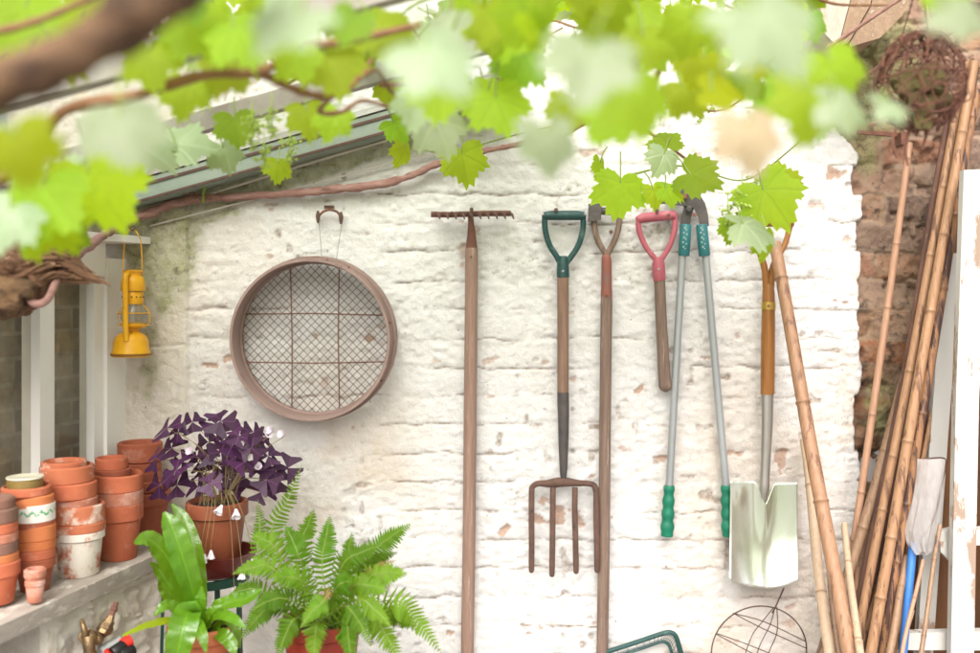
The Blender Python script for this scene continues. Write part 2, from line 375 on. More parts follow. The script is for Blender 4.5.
# paint that has come off: patches at measured spots and a few by noise
def spot(px, py, rx, ry): return np.exp(-(((PX + 14 * (vno(gx * 38, gz * 44, 75) - .5) - px) / rx) ** 2 + ((PY + 12 * (vno(gx * 40, gz * 46, 77) - .5) - py) / ry) ** 2))
nz1 = fbm(gx * 34, gz * 46, 71)
flake = np.zeros_like(gx)
for (a, b, c, d) in ((207, 366, 15, 7), (232, 358, 9, 8), (594, 476, 9, 7), (557, 517, 36, 14), (548, 503, 12, 12), (505, 530, 14, 6), (372, 340, 12, 9), (318, 335, 6, 9), (530, 627, 24, 4), (600, 517, 16, 8), (448, 628, 16, 4), (665, 455, 10, 5), (780, 460, 9, 14), (735, 452, 10, 4), (640, 388, 12, 4), (705, 357, 14, 3), (835, 175, 14, 8), (838, 300, 6, 6)):
    flake = np.maximum(flake, spot(a, b, c, d))
flake = sst(.50, .60, flake * (-.30 + 2.15 * nz1))
flake = np.maximum(flake, sst(.755, .80, fbm(gx * 14, gz * 22, 81)) * .7)
h -= .004 * flake
# smooth rendered strip beside the shed
strip = 1 - sst(186, 191, PX + 2 * (fbm(gx * 6, gz * 6, 91) - .5))
hs = .010 + .0022 * (fbm(gx * 20, gz * 12, 93) - .5) - .003 * sst(.7, .8, vno(gx * 70, gz * 70, 94)) - .007 * (1 - sst(.0, .0035, np.abs(PY - 345 - 3 * (vno(gx * 40, gz * 4, 95) - .5)) * .0026)) * (PX > 148)
h = h * (1 - strip) + hs * strip; crack = crack * (1 - strip); flake = flake * (1 - strip); pit = pit * (1 - strip * .6)
# the bare, broken edge on the other side
edge = 860 + 12 * (fbm(gz * 5, gx * 3, 101) - .5) + 6 * (fbm(gz * 40, gx * 30, 103) - .5) + 12 * (hsh(row, row * 0, 105) - .5) - 30 * sst(160, 110, PY)
bare = sst(-1.5, 1.5, PX - edge)
hb = -.024 + (bid - .5) * .012 - .006 * (1 - sst(.004, .013, dj)) * sst(.35, .6, fbm(gx * 9, gz * 9, 115)) + .030 * (fbm(gx * 18, gz * 18, 111, 5) - .5) - .018 * sst(.58, .7, fbm(gx * 11, gz * 11, 113)) - .03 * sst(300, 420, PY) * sst(.4, .7, fbm(gx * 8, gz * 8, 117))
h = h * (1 - bare) + hb * bare; crack *= 1 - bare; flake *= 1 - bare; pit *= 1 - bare
# moss and stains
n2 = fbm(gx * 9, gz * 9, 121); n3 = fbm(gx * 26, gz * 26, 123)
vergeY = 203 - .31 * (PX - 150)
moss = np.maximum(spot(160, 240, 40, 85) * 1.0, spot(205, 205, 30, 22))
moss = np.maximum(moss, np.exp(-((PY - vergeY - 12) / 17) ** 2) * (PX < 415) * 1.05)
moss = np.maximum(moss, spot(150, 330, 16, 120) * .55)
moss = np.maximum(moss, spot(865, 60, 60, 75) * 1.1 * (PX > 800))
moss = np.maximum(moss, spot(868, 145, 20, 40) * .8)
moss = np.maximum(moss, spot(885, 410, 26, 50) * .62)
moss = sst(.30, .62, 1.12 * moss * (.25 + 1.5 * (.55 * n2 + .45 * n3)))
stain = np.maximum(sst(.38, .66, fbm(gx * 3.2, gz * 2.6, 131)) * sst(260, 500, PY + 60 * (n2 - .5)), .75 * (1 - sst(150, 330, PX + 120 * (n2 - .5))))
stain = np.maximum(stain, .8 * np.exp(-((PX - edge) / 55) ** 2) * sst(.35, .6, n2) * (PY > 260))
V = np.stack([gx, -h, gz], -1).reshape(-1, 3).astype(np.float32)
ids = np.arange(nx * nz).reshape(nz, nx)
Q = np.stack([ids[:-1, :-1], ids[:-1, 1:], ids[1:, 1:], ids[1:, :-1]], -1).reshape(-1, 4)
bv = np.array([(X0, .07, Z0), (X1, .07, Z0), (X1, .3, Z0), (X0, .3, Z0), (X0, .07, Z1), (X1, .07, Z1), (X1, .3, Z1), (X0, .3, Z1)], dtype=np.float32)
nb = len(V)
bf = np.array([(0, 3, 2, 1), (4, 5, 6, 7), (0, 1, 5, 4), (1, 2, 6, 5), (2, 3, 7, 6), (3, 0, 4, 7)]) + nb
# rim that joins the rough face to the body
F = np.concatenate([Q, bf]); V = np.concatenate([V, bv])
me = bpy.data.meshes.new('brick_wall')
me.vertices.add(len(V)); me.vertices.foreach_set('co', V.ravel())
me.loops.add(F.size); me.loops.foreach_set('vertex_index', F.ravel().astype(np.int32))
me.polygons.add(len(F)); me.polygons.foreach_set('loop_start', np.arange(0, F.size, 4, dtype=np.int32))
me.update(calc_edges=True)
for nm, ar in (('crack', np.maximum(crack, pit * .8)), ('flake', flake), ('bare', bare), ('moss', moss), ('stain', stain), ('bid', bid * (dj > .0045) + .0), ('joint', 1 - sst(.004, .009, dj)), ('strip', strip), ('sooty', sst(330, 250, PY)), ('cane_shade', sst(330, 430, PY + 60 * (fbm(gx * 8, gz * 8, 141) - .5)))):
    a = me.attributes.new(nm, 'FLOAT', 'POINT'); a.data.foreach_set('value', np.concatenate([np.asarray(ar, dtype=np.float32).ravel(), np.zeros(8, np.float32)]))
me.shade_smooth()
m, t, N = nt('whitewashed_brick')
A = lambda n: N('ShaderNodeAttribute', attribute_name=n).outputs['Fac']
v = coords(N, (1, 1, 1), False)
fine = noise(N, v, 60, 8, .7); mid = noise(N, v, 14, 8, .65); big = noise(N, v, 3, 5)
paint = ramp(N, mid, [(.3, (.745, .73, .722)), (.7, (.675, .652, .638))])
paint = mixc(N, ramp(N, noise(N, v, 150, 6, .8), [(.58, 0), (.70, .7)]), paint, (.56, .49, .42))
paint = mixc(N, mth(N, 'MULTIPLY', A('stain'), ramp(N, noise(N, v, 9, 8, .7), [(.3, .3), (.7, .95)])), paint, (.60, .50, .405))
paint = mixc(N, mth(N, 'MULTIPLY', A('strip'), ramp(N, noise(N, v, 22, 8, .7), [(.35, .15), (.7, .8)])), paint, (.58, .52, .41))
paint = mixc(N, mth(N, 'MULTIPLY', A('crack'), ramp(N, fine, [(.38, 1), (.62, .25)])), paint, (.21, .135, .085))
paint = mixc(N, ramp(N, noise(N, v, 75, 3, .5), [(.71, 0), (.75, .8)]), paint, (.24, .15, .10))
fl = ramp(N, noise(N, v, 90, 6, .7), [(.3, (.42, .27, .2)), (.5, (.50, .36, .29)), (.7, (.34, .2, .14))])
paint = mixc(N, A('flake'), paint, fl)
bk = ramp(N, A('bid'), [(.05, (.32, .16, .075)), (.3, (.23, .135, .09)), (.5, (.33, .115, .045)), (.7, (.30, .20, .14)), (.9, (.12, .07, .045))])
bk = mixc(N, ramp(N, noise(N, v, 34, 8, .75), [(.46, 0), (.64, .75)]), bk, (.33, .235, .155))
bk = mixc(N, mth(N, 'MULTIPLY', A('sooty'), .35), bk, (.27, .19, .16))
bk = mixc(N, ramp(N, noise(N, v, 24, 8, .75), [(.52, 0), (.62, .9)]), bk, (.07, .05, .038))
bk = mixc(N, mth(N, 'MULTIPLY', A('joint'), .45), bk, (.33, .265, .20))
bk = mixc(N, mth(N, 'MULTIPLY', A('cane_shade'), ramp(N, noise(N, v, 11, 6, .7), [(.35, .9), (.65, .35)])), bk, (.085, .055, .035))  # shade behind the canes, painted dark into the low bare brick
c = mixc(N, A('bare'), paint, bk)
ms = ramp(N, noise(N, v, 45, 8, .7), [(.3, (.17, .17, .05)), (.5, (.32, .31, .15)), (.66, (.075, .065, .035))])
c = mixc(N, mth(N, 'MULTIPLY', A('moss'), ramp(N, noise(N, v, 30, 6, .7), [(.3, .95), (.65, .45)])), c, ms)
p = N('ShaderNodeBsdfPrincipled', i_Base_Color=c, i_Roughness=.85); p.inputs['Specular IOR Level'].default_value = .2
hh = mth(N, 'ADD', mth(N, 'MULTIPLY', noise(N, v, 48, 9, .7), 1.0), mth(N, 'MULTIPLY', noise(N, v, 190, 5, .6), .35))
b = N('ShaderNodeBump', i_Strength=.9, i_Distance=.006, i_Height=hh); t.links.new(b.outputs[0], p.inputs['Normal'])
t.links.new(p.outputs[0], N('ShaderNodeOutputMaterial').inputs[0])
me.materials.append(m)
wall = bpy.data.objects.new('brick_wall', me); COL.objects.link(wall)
tag(wall, 'whitewashed old brick wall with flaking paint and a bare broken edge', 'wall')

# nails that carry the tools
# ------------------------------------------------------------------ the shed with its window
U = Vector((-.2425, -.9701, 0)); NN = Vector((.9701, -.2425, 0)); C0 = Vector((-.954, 0, 0))
def sp(s, off, z): return C0 + U * s + NN * off + Vector((0, 0, z))
def s_of(px):
    p = (px - 490) / 1000; return (2.6 * p + .954) / (.9701 * p - .2425)
def sbox(mb, s0, s1, o0, o1, z0, z1):
    P = [sp(s, o, z) for z in (z0, z1) for (s, o) in ((s0, o0), (s0, o1), (s1, o1), (s1, o0))]
    return mb.hexa([P[0], P[3], P[2], P[1], P[4], P[7], P[6], P[5]])
LZ = .926
shed = thing('garden_shed', 'lean-to shed with a white timber window over a broad wooden ledge', 'shed', (-1.0, -.3, 0))
# plinth wall under the ledge (rough, whitewashed): displaced sheet on a solid core
def rough_panel(mb, s0, s1, z0, z1, off, n=110, m_=130):
    V = []
    for i in range(n + 1):
        for j in range(m_ + 1):
            s = s0 + (s1 - s0) * i / n; z = z0 + (z1 - z0) * j / m_
            q = .013 * mnoise.fractal(Vector((s * 16, z * 24, 3)), .9, 2, 5) - .008 * max(0, 1 - abs(((z + .01 * mnoise.noise(Vector((s * 9, z * 9, 1)))) % .075) - .0375) / .007)
            if i in (0, n) or j in (0, m_): q = -.012
            V.append(sp(s, off + q, z))
    F = [(i * (m_ + 1) + j, i * (m_ + 1) + j + 1, (i + 1) * (m_ + 1) + j + 1, (i + 1) * (m_ + 1) + j) for i in range(n) for j in range(m_)]
    mb.add(V, F)
pl = MB(); rough_panel(pl, -.04, .557, 0, LZ - .036, .200); sbox(pl, -.04, .557, .02, .188, 0, LZ - .037)
plm = mat('rough_whitewash', (.72, .67, .60), (.60, .54, .45), 9, rough=.9, bump=1, bscale=45, c3=(.44, .35, .26), c3scale=14, c3lo=.56, c3hi=.72)
pl.build('lower_wall', plm, shed)
lb = MB(); sbox(lb, -.06, 1.1, .0, .221, LZ - .035, LZ); lb.build('window_ledge', M['ledge'], shed, smooth=False)
cp = MB(); sbox(cp, .002, s_of(103), -.06, .012, LZ, 1.63); sbox(cp, -.03, .0015, -.06, -.004, LZ, 1.63); cp.build('corner_post', M['frameweather'], shed, smooth=False)
hd = MB(); sbox(hd, s_of(103) + .001, 1.0, -.05, .008, 1.584, 1.668); hd.build('header_board', M['frameweather'], shed, smooth=False)
ev = MB(); sbox(ev, -.02, 1.0, -.05, .075, 1.669, 1.687); ev.build('eaves_board', M['frameweather'], shed, smooth=False)
win = MB(); s1 = s_of(103) + .001; s2 = s_of(93.5)
sbox(win, s1, s2, -.04, .002, LZ, 1.583)
sbox(win, s2, 1.0, -.04, .000, LZ, LZ + .03)
wf = win.build('window', M['frameweather'], shed, smooth=False)
mu = MB(); sbox(mu, s_of(53), s_of(38.5), -.045, .004, LZ + .031, 1.583); mu.build('mullion', M['frameweather'], wf, smooth=False)
GL = glassmat('old_window_glass', (.97, .96, .93), dirt=(.5, .48, .42), dirtw=.09)
for (a, b_) in ((s2, s_of(53)), (s_of(38.5), 1.0)):
    pn = MB(); sbox(pn, a + .0005, b_ - .0005, -.024, -.020, LZ + .031, 1.5825); pn.build('pane', GL, wf, smooth=False)
rm = MB(); sbox(rm, -.03, 1.0, -.085, -.065, .3, 1.66)  # added brick panel that stands in for the reflection in the panes
m, t, N = nt('olive_brick_reflection')
v = coords(N, (1, 1, 1), False)
gm = N('ShaderNodeTexCoord').outputs['Object']
sx = N('ShaderNodeSeparateXYZ', i_0=gm)
cv = N('ShaderNodeCombineXYZ', i_0=sx.outputs[1], i_1=sx.outputs[2]).outputs[0]
br = N('ShaderNodeTexBrick', i_Vector=cv, i_Color1=(.34, .275, .175, 1), i_Color2=(.20, .155, .09, 1), i_Mortar=(.38, .335, .25, 1), i_Scale=1, i_Mortar_Size=.005, i_Brick_Width=.10, i_Row_Height=.058)
cc = mixc(N, ramp(N, noise(N, v, 16, 8, .7), [(.4, 0), (.65, .8)]), br.outputs[0], (.11, .095, .055))
p = N('ShaderNodeBsdfPrincipled', i_Base_Color=cc, i_Roughness=.9); t.links.new(p.outputs[0], N('ShaderNodeOutputMaterial').inputs[0])
rm.build('reflection_panel', m, shed, smooth=False)
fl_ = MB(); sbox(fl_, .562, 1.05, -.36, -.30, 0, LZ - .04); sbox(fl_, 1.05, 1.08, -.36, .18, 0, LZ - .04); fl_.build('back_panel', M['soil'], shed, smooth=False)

# ------------------------------------------------------------------ glazed lean-to roof against the wall
def rz(x): return 1.834 + .28 * (x + .8636)
roof = thing('glass_roof', 'sloping glazed lean-to roof with a grey green verge board', 'glass roof', (-.5, -.5, 1.7))
XA, XB = -1.02, .02
vb = MB(); vb.beam((XA, -.062, rz(XA) - .034), (XB, -.062, rz(XB) - .034), .075, .056); vb.build('verge_board', M['verge'], roof, smooth=False)
vt = MB(); vt.beam((XA, -.062, rz(XA) + .006), (XB, -.062, rz(XB) + .006), .085, .014); vt.build('verge_capping', M['bar'], roof, smooth=False)
ds = MB(); ds.beam((XA, -.1005, rz(XA) - .020), (XB, -.1005, rz(XB) - .020), .005, .007); ds.beam((XA, -.1005, rz(XA) - .058), (XB, -.1005, rz(XB) - .058), .005, .006); ds.build('drip_strip', M['wire'], roof, smooth=False)
for yy in (-.56, -1.06):
    gb = MB(); gb.beam((XA, yy, rz(XA) - .02), (XB, yy, rz(XB) - .02), .035, .04); gb.build('glazing_bar', M['bar'], roof, smooth=False)
RG = glassmat('dusty_roof_glass', (.95, .97, .95), dirt=(.8, .8, .78), dirtw=.07)
for (ya, yb) in ((-.11, -.54), (-.58, -1.04)):
    pn = MB(); pn.hexa([(XA, ya, rz(XA)), (XA, yb, rz(XA)), (XB, yb, rz(XB)), (XB, ya, rz(XB)), (XA, ya, rz(XA) + .004), (XA, yb, rz(XA) + .004), (XB, yb, rz(XB) + .004), (XB, ya, rz(XB) + .004)])
    pn.build('pane', RG, roof, smooth=False)
rb = MB(); rb.beam((XB + .022, 0.05, rz(XB) - .02), (XB + .022, -1.1, rz(XB) - .02), .04, .05); rb.build('top_rail', M['bar'], roof, smooth=False)
eb = MB(); eb.beam((XA - .02, 0.05, rz(XA) - .03), (XA - .02, -1.1, rz(XA) - .03), .035, .06); eb.build('eaves_rail', M['bar'], roof, smooth=False)
# two thin cables below the verge
tag(MB().tube(curve([at(100, 222, -.03), at(180, 203, -.03), at(300, 166, -.03), at(408, 134, -.03), at(470, 115, -.03)], 30), .0035, 6).build('cable', M['cable']), 'pale cable clipped tight under the verge board of the glass roof', 'cable')
tag(MB().tube(curve([at(150, 226, -.018), at(232, 205, -.018), at(300, 188, -.018), at(355, 173, -.018), at(415, 158, -.018), at(500, 140, -.018)], 30), .0022, 6).build('cord', M['cable']), 'thin white cord strung slackly over the wall above the vine stem', 'cord')

# ------------------------------------------------------------------ terracotta pots stacked along the ledge
def pot_mesh(cx, y, zt, r, rh, zb, rb, lip=.006, tap=.90):
    """outer wall, collar, inner wall; heights are absolute"""
    zr = zt - rh; mb = MB(); ru = r * tap; e = min(.003, rh * .2)
    prof = [(0, zb), (rb - .002, zb), (rb, zb + .002), (ru, zr - .001), (r - e, zr), (r, zr + e), (r, zt - e), (r - e, zt), (r - lip, zt), (r - lip - .002, zt - e), (ru - lip, zr), (max(rb - lip, .006), zb + .012), (0, zb + .012)]
    mb.lathe(prof, (cx, y, 0), 44, wob=.004); return mb
def pot(px, py, rpx, rhpx, d, label, m, bpy_=None, brpx=None, name='flower_pot', group='terracotta pots stacked on the ledge', body=.06, tilt=0):
    y = d - CAMD; k = d / 1000; cx = (px - 490) * k; r = rpx * k
    zt = EYE + (290 - py) * (d - r) / 1000
    rh = rhpx * k
    if bpy_ is not None:
        rb = brpx * k; zb = EYE + (290 - bpy_) * (d - rb) / 1000
    else: rb = r * .72; zb = zt - rh - body
    zb = max(zb, LZ + .0005)
    o = pot_mesh(cx, y, zt, r, rh, zb, rb).build(name, m, origin=(cx, y, zb))
    if tilt: o.rotation_euler = (math.radians(tilt * .6), math.radians(tilt), 0)
    return tag(o, label, 'flower pot', group)
T = M
# stack against the brick wall (behind)
pot(140, 445, 21.5, 19, 2.5, 'tall plain pot topmost in the stack by the brick wall under the lantern', T['terradeep'])
pot(140, 465, 20.5, 9, 2.5, 'second pot down in the stack by the brick wall under the lantern', T['terradeep'], body=.05)
pot(140.5, 473.5, 20.5, 10, 2.5, 'third pot down in the stack by the brick wall under the lantern', T['terradeep'], body=.05)
pot(141, 483, 21.5, 12, 2.5, 'fourth pot down in the stack by the brick wall under the lantern', T['terradeep'], body=.05)
pot(143, 495.5, 27, 13, 2.5, 'wide collared pot at the bottom of the stack by the brick wall', T['terradeep'], 556, 19)
# fourth stack
pot(111.5, 459.5, 15.5, 12, 2.33, 'tiny pot on top of the stack with the tall bare base pot', T['terra'], body=.004)
pot(112, 471, 18.5, 9, 2.33, 'shallow dark rimmed pot just under the tiny topmost pot', T['terradeep'], body=.02)
pot(117, 477, 24.5, 17, 2.33, 'tilted wide pot with a chipped hole in its collar', T['terra'], body=.03, tilt=1.5)
pot(118, 494, 24.2, 14, 2.33, 'pinkish dusty pot between the tilted pot and the tall base pot', T['terrapale'], body=.04)
pot(118, 507, 24.2, 17, 2.33, 'tall smooth pot with its long body bare at the base of its stack', T['terra'], 563.5, 17.8)
# third stack
pot(64, 464, 21.5, 7, 2.2, 'narrow ring shaped pot on top of the stack with limewashed pots', T['terraspot'], body=.004)
pot(67, 469, 25.5, 17, 2.2, 'squat dusty pot second from the top above the limewashed pots', T['terraspot'], body=.006)
pot(69, 486, 26.3, 16, 2.2, 'smooth squat pot above the thin saucer over the limewashed pots', T['terra'], body=.006)
pot(74, 501, 22.5, 12, 2.2, 'thin brownish saucer like pot set inside a white splashed collar', T['terrapale'], body=.02)
pot(78, 508.5, 25.5, 18, 2.2, 'pot with white salt splashes on its wide collar', T['terraspot'], body=.03)
pot(78.5, 526, 25.5, 10, 2.2, 'pot with a streaky whitened collar above the limewashed pot', T['terraspot'], body=.03)
pot(78.5, 535, 25.2, 9, 2.2, 'limewashed pot with peeling white body at the base of its stack', T['terrawhite'], 580.5, 19.5)
# second stack
pot(25, 481.5, 17, 11, 2.08, 'olive glazed dish with a cream rim upside on the second stack', T['glazebrown'], body=.004, name='glazed_dish')
cr = MB(); kk = 2.08e-3; cr.lathe([(.0115, 0), (17.6 * kk - .002, -.001), (17.6 * kk, .001), (17.2 * kk, .0035), (.024, .0045), (.019, .002)], (0, 0, 0), 40)
dish = [o for o in COL.objects if o.name == 'glazed_dish'][0]; dish['category'] = 'dish'; dish['label'] = 'small olive glazed dish with a cream rim lying on a wide saucer'; del dish['group']
o = cr.build('cream_rim', M['cream'], origin=(0, 0, 0)); o.parent = dish; o.location = (0, 0, max(v.co.z for v in dish.data.vertices) + .001)
pot(26.5, 490, 23.5, 9, 2.08, 'wide rimmed saucer under the olive glazed dish', T['terra'], body=.015, name='pot_saucer')
pot(32.5, 498, 20, 12, 2.08, 'bright orange pot directly above the white decorated band', T['terraorange'], body=.03)
dp = pot(34, 506, 19.5, 25, 2.08, 'pot with a white band of painted green leaves', T['terradeep'], body=.03)
# painted band as a part
kk = 2.08 / 1000
m, t, N = nt('painted_band')
tc = N('ShaderNodeTexCoord').outputs['Object']; sx = N('ShaderNodeSeparateXYZ', i_0=tc)
ang = N('ShaderNodeMath', operation='ARCTAN2', i_0=sx.outputs[1], i_1=sx.outputs[0]).outputs[0]
cv = N('ShaderNodeCombineXYZ', i_0=mth(N, 'MULTIPLY', ang, 10), i_1=mth(N, 'MULTIPLY', sx.outputs[2], 160)).outputs[0]
vo = N('ShaderNodeTexVoronoi', i_Vector=cv, i_Scale=1.6).outputs[0]
band = mth(N, 'SUBTRACT', 1, mth(N, 'MULTIPLY', mth(N, 'ABSOLUTE', mth(N, 'SUBTRACT', sx.outputs[2], mth(N, 'ADD', .0185, mth(N, 'MULTIPLY', N('ShaderNodeMath', operation='SINE', i_0=mth(N, 'MULTIPLY', ang, 14)).outputs[0], .003)))), 170), clamp=True)
gmask = ramp(N, mth(N, 'MULTIPLY', mth(N, 'SUBTRACT', .75, vo, clamp=True), band), [(.10, 0), (.17, 1)])
vo2 = N('ShaderNodeTexVoronoi', i_Vector=cv, i_Scale=1.1).outputs[0]
c = mixc(N, gmask, (.76, .74, .68), (.06, .36, .14))
c = mixc(N, ramp(N, vo2, [(.10, .8), (.17, 0)]), c, (.62, .22, .18))
p = N('ShaderNodeBsdfPrincipled', i_Base_Color=c, i_Roughness=.5); t.links.new(p.outputs[0], N('ShaderNodeOutputMaterial').inputs[0])
bz = EYE + (290 - 506) * (2.08 - 19.5 * kk) / 1000
bd = MB().lathe([(19.55 * kk, -.0005), (19.9 * kk, .0), (19.9 * kk, .034), (19.55 * kk, .0345)], (0, 0, 0), 48).build('painted_band', m, origin=(0, 0, 0))
bd.parent = dp; bd.location = (0, 0, bz - dp.location.z - .036)
pot(34.5, 521.5, 19.2, 9, 2.08, 'deep red pot collar just below the white decorated band', T['terradeep'], body=.03)
pot(35, 527.5, 19.4, 16, 2.08, 'smooth tall collared pot two below the white decorated band', T['terraorange'], body=.03)
pot(35, 543, 19.2, 10, 2.08, 'third smooth pot below the white decorated band', T['terraorange'], body=.03)
pot(35, 552, 19.2, 10.5, 2.08, 'fourth smooth pot below the white decorated band', T['terra'], body=.03)
pot(35, 561.5, 19.2, 11, 2.08, 'dusky base pot standing behind the pair of miniature pots', T['terradeep'], 598, 13.5)
# first stack, cut by the picture edge
K1 = 'cut-off stack at the picture edge'
pot(-6, 501, 19.5, 11, 1.98, 'brown stained pot on top of the cut-off stack at the picture edge', T['terradark'], body=.004)
pot(-4, 511.5, 20.3, 15, 1.98, 'sooty dark grey pot in the cut-off stack at the picture edge', T['terradark'], body=.02)
pot(-4, 526, 20.3, 11, 1.98, 'clean red pot under the sooty pot in the cut-off stack', T['terra'], body=.03)
pot(-4, 536.5, 20.3, 10, 1.98, 'pink dusted pot in the middle of the cut-off stack', T['terrapale'], body=.03)
pot(-4, 546, 20.3, 12, 1.98, 'mottled dark pot low in the cut-off stack at the picture edge', T['terradark'], body=.03)
pot(-4, 557.5, 20.8, 9, 1.98, 'orange pot next to the bottom of the cut-off stack', T['terraorange'], body=.03)
pot(-3, 566, 21.5, 15, 1.98, 'large base pot of the cut-off stack at the picture edge', T['terra'], 607, 15.5)
# two miniature pots
pot(35, 571, 10.4, 9, 1.985, 'whitened miniature pot nested on top of its twin', T['terrapale'], body=.012, group='two miniature pots')
pot(35, 582, 9.6, 6.5, 1.985, 'lower miniature pot standing on the ledge below its whitened twin', T['terrapale'], 604, 7.2, group='two miniature pots')

# ------------------------------------------------------------------ leaf builders
def leaf_outline(n=44, lobes=((0, 1, 40), (54, .90, 38), (108, .74, 40)), serr=.075, seed=0):
    rnd = random.Random(seed); out = []
    ph = rnd.random() * 6
    for i in range(n):
        a = -180 + 360 * (i + .5) / n; r = .26
        for (la, L, w) in lobes:
            dd = abs(abs(a) - la)
            r = max(r, L * (1 - .40 * (dd / w) ** 1.35) if dd < w * 1.5 else 0)
        sin_ = abs(abs(a) - 180)
        if sin_ < 22: r *= .35 + .65 * (sin_ / 22) ** .7
        r *= 1 + (serr if i % 2 else -serr) * (.7 + .6 * rnd.random())
        out.append((math.radians(a), r))
    return out
def add_leaf(mb, pos, tip, normal, size, cup=.18, seed=0, val=.5, lobes=None, n=44, fold=.12):
    """a cupped, serrated leaf; pos is the petiole joint, size is its length"""
    pos = Vector(pos); x = Vector(tip).normalized(); z = Vector(normal); z = (z - x * z.dot(x)).normalized(); y = z.cross(x)
    ol = leaf_outline(n, seed=seed) if lobes is None else leaf_outline(n, lobes, seed=seed)
    rnd = random.Random(seed); V = []; UV = []
    sw = rnd.uniform(-.25, .25)
    def put(u, w):
        rr = u * u + w * w
        hgt = -cup * rr + fold * abs(w) + .05 * math.sin(5 * u + seed) * abs(w) + sw * w * u
        V.append(pos + (x * u + y * w + z * hgt) * size); UV.append((u, w))
    put(0, 0)
    rings = (.35, .68, 1.0)
    for q in rings:
        for (a, r) in ol:
            r2 = r * q if q == 1 else q * (r * .6 + .4 * min(r, .6))
            put(r2 * math.cos(a), r2 * math.sin(a))
    F = []; n = len(ol)
    for k in range(n): F.append((0, 1 + k, 1 + (k + 1) % n))
    for j in range(len(rings) - 1):
        for k in range(n):
            a = 1 + j * n + k; b = 1 + j * n + (k + 1) % n
            F.append((a, a + n, b + n, b))
    mb.add(V, F, [val] * len(V))
    if mb.uv is None: mb.uv = []
    mb.uv += UV
def strap(mb, pts, widths, n=24, wave=.06, cup=.25, up=(0, -1, .5), val=.5, seed=0):
    """a strap leaf along a smooth line"""
    P = curve(pts, n); up = Vector(up); V = []; UV = []; F = []
    rnd = random.Random(seed); ph = rnd.random() * 6
    for i, p in enumerate(P):
        t = (P[min(i + 1, n)] - P[max(i - 1, 0)]).normalized(); sd = t.cross(up).normalized(); nn = sd.cross(t)
        u = i / n; k = u * (len(widths) - 1); a = min(int(k), len(widths) - 2); w = widths[a] + (widths[a + 1] - widths[a]) * (k - a)
        for j in range(-3, 4):
            q = j / 3
            wv = wave * w * (math.sin(i * 1.9 + ph + (1.5 if q > 0 else 0)) + .8 * math.sin(i * .83 + 2 * ph)) * .8 * abs(q) ** 2
            V.append(p + sd * w * .5 * q * (1 + .04 * math.sin(i * 2.7 + ph)) + nn * (wv + cup * w * .5 * abs(q) ** 1.5)); UV.append((u * 1.0, q * .32 + .0))
    for i in range(n):
        for j in range(6):
            a = i * 7 + j; F.append((a, a + 1, a + 8, a + 7))
    mb.add(V, F, [val] * len(V)); mb.uv = (mb.uv or []) + UV

# ------------------------------------------------------------------ plant stand, bench and pots
def pot_at(name, m, parent, c, r, h, rim, rb):
    x, y, zt = c
    return pot_mesh(x, y, zt, r, rim, zt - h, rb, lip=.008, tap=.9).build(name, m, parent)
def soil(parent, c, r, name='soil'):
    mb = MB(); V = [(c[0], c[1], c[2] + .006)]; n = 28
    for q in (.5, 1):
        for k in range(n): V.append((c[0] + r * q * math.cos(2 * PI * k / n), c[1] + r * q * math.sin(2 * PI * k / n), c[2] + random.uniform(0, .007) * (1.6 - q)))
    F = [(0, 1 + k, 1 + (k + 1) % n) for k in range(n)] + [(1 + k, 1 + n + k, 1 + n + (k + 1) % n, 1 + (k + 1) % n) for k in range(n)]
    mb.add(V, F); return mb.build(name, M['soil'], parent)

ys = -.30; cS = at(206, 574, ys)
st = thing('plant_stand', 'dark green metal plant stand holding the purple leaved plant', 'plant stand', (cS.x, ys, 0))
zs = cS.z
ringp = [(cS.x + .092 * math.cos(a), ys + .085 * math.sin(a), zs) for a in [2 * PI * k / 40 for k in range(41)]]
MB().lathe([(.088, zs - .012), (.098, zs - .012), (.098, zs + .006), (.088, zs + .006), (.088, zs - .012)], (cS.x, ys, 0), 44).build('top_ring', M['standgreen'], st)
gr = MB()
for k in range(-3, 4):
    q = k * .024; hw = math.sqrt(.088 ** 2 - q * q); gr.tube([(cS.x - hw, ys + q, zs), (cS.x + hw, ys + q, zs)], .0022, 6)
gr.build('grid', M['standgreen'], st)
for a in (205, 335, 90):
    a = math.radians(a); e = (cS.x + .094 * math.cos(a), ys + .094 * math.sin(a), zs - .002)
    MB().beam(e, (e[0] * 1 + .02 * math.cos(a), e[1] + .02 * math.sin(a), 0), .012, .006, up=(math.cos(a), math.sin(a), 0)).build('leg', M['standgreen'], st, smooth=False)
# dark red saucer on the stand
cq = at(217, 560, ys); sx0 = cq.x
tag(MB().lathe([(0, zs + .004), (.066, zs + .004), (.074, zs + .010), (.090, zs + .052), (.092, zs + .055), (.087, zs + .055), (.071, zs + .014), (0, zs + .010)], (sx0, ys, 0), 44).build('plant_saucer', M['redglaze']), 'deep dark red dish under the purple leaved plant on the stand', 'saucer')
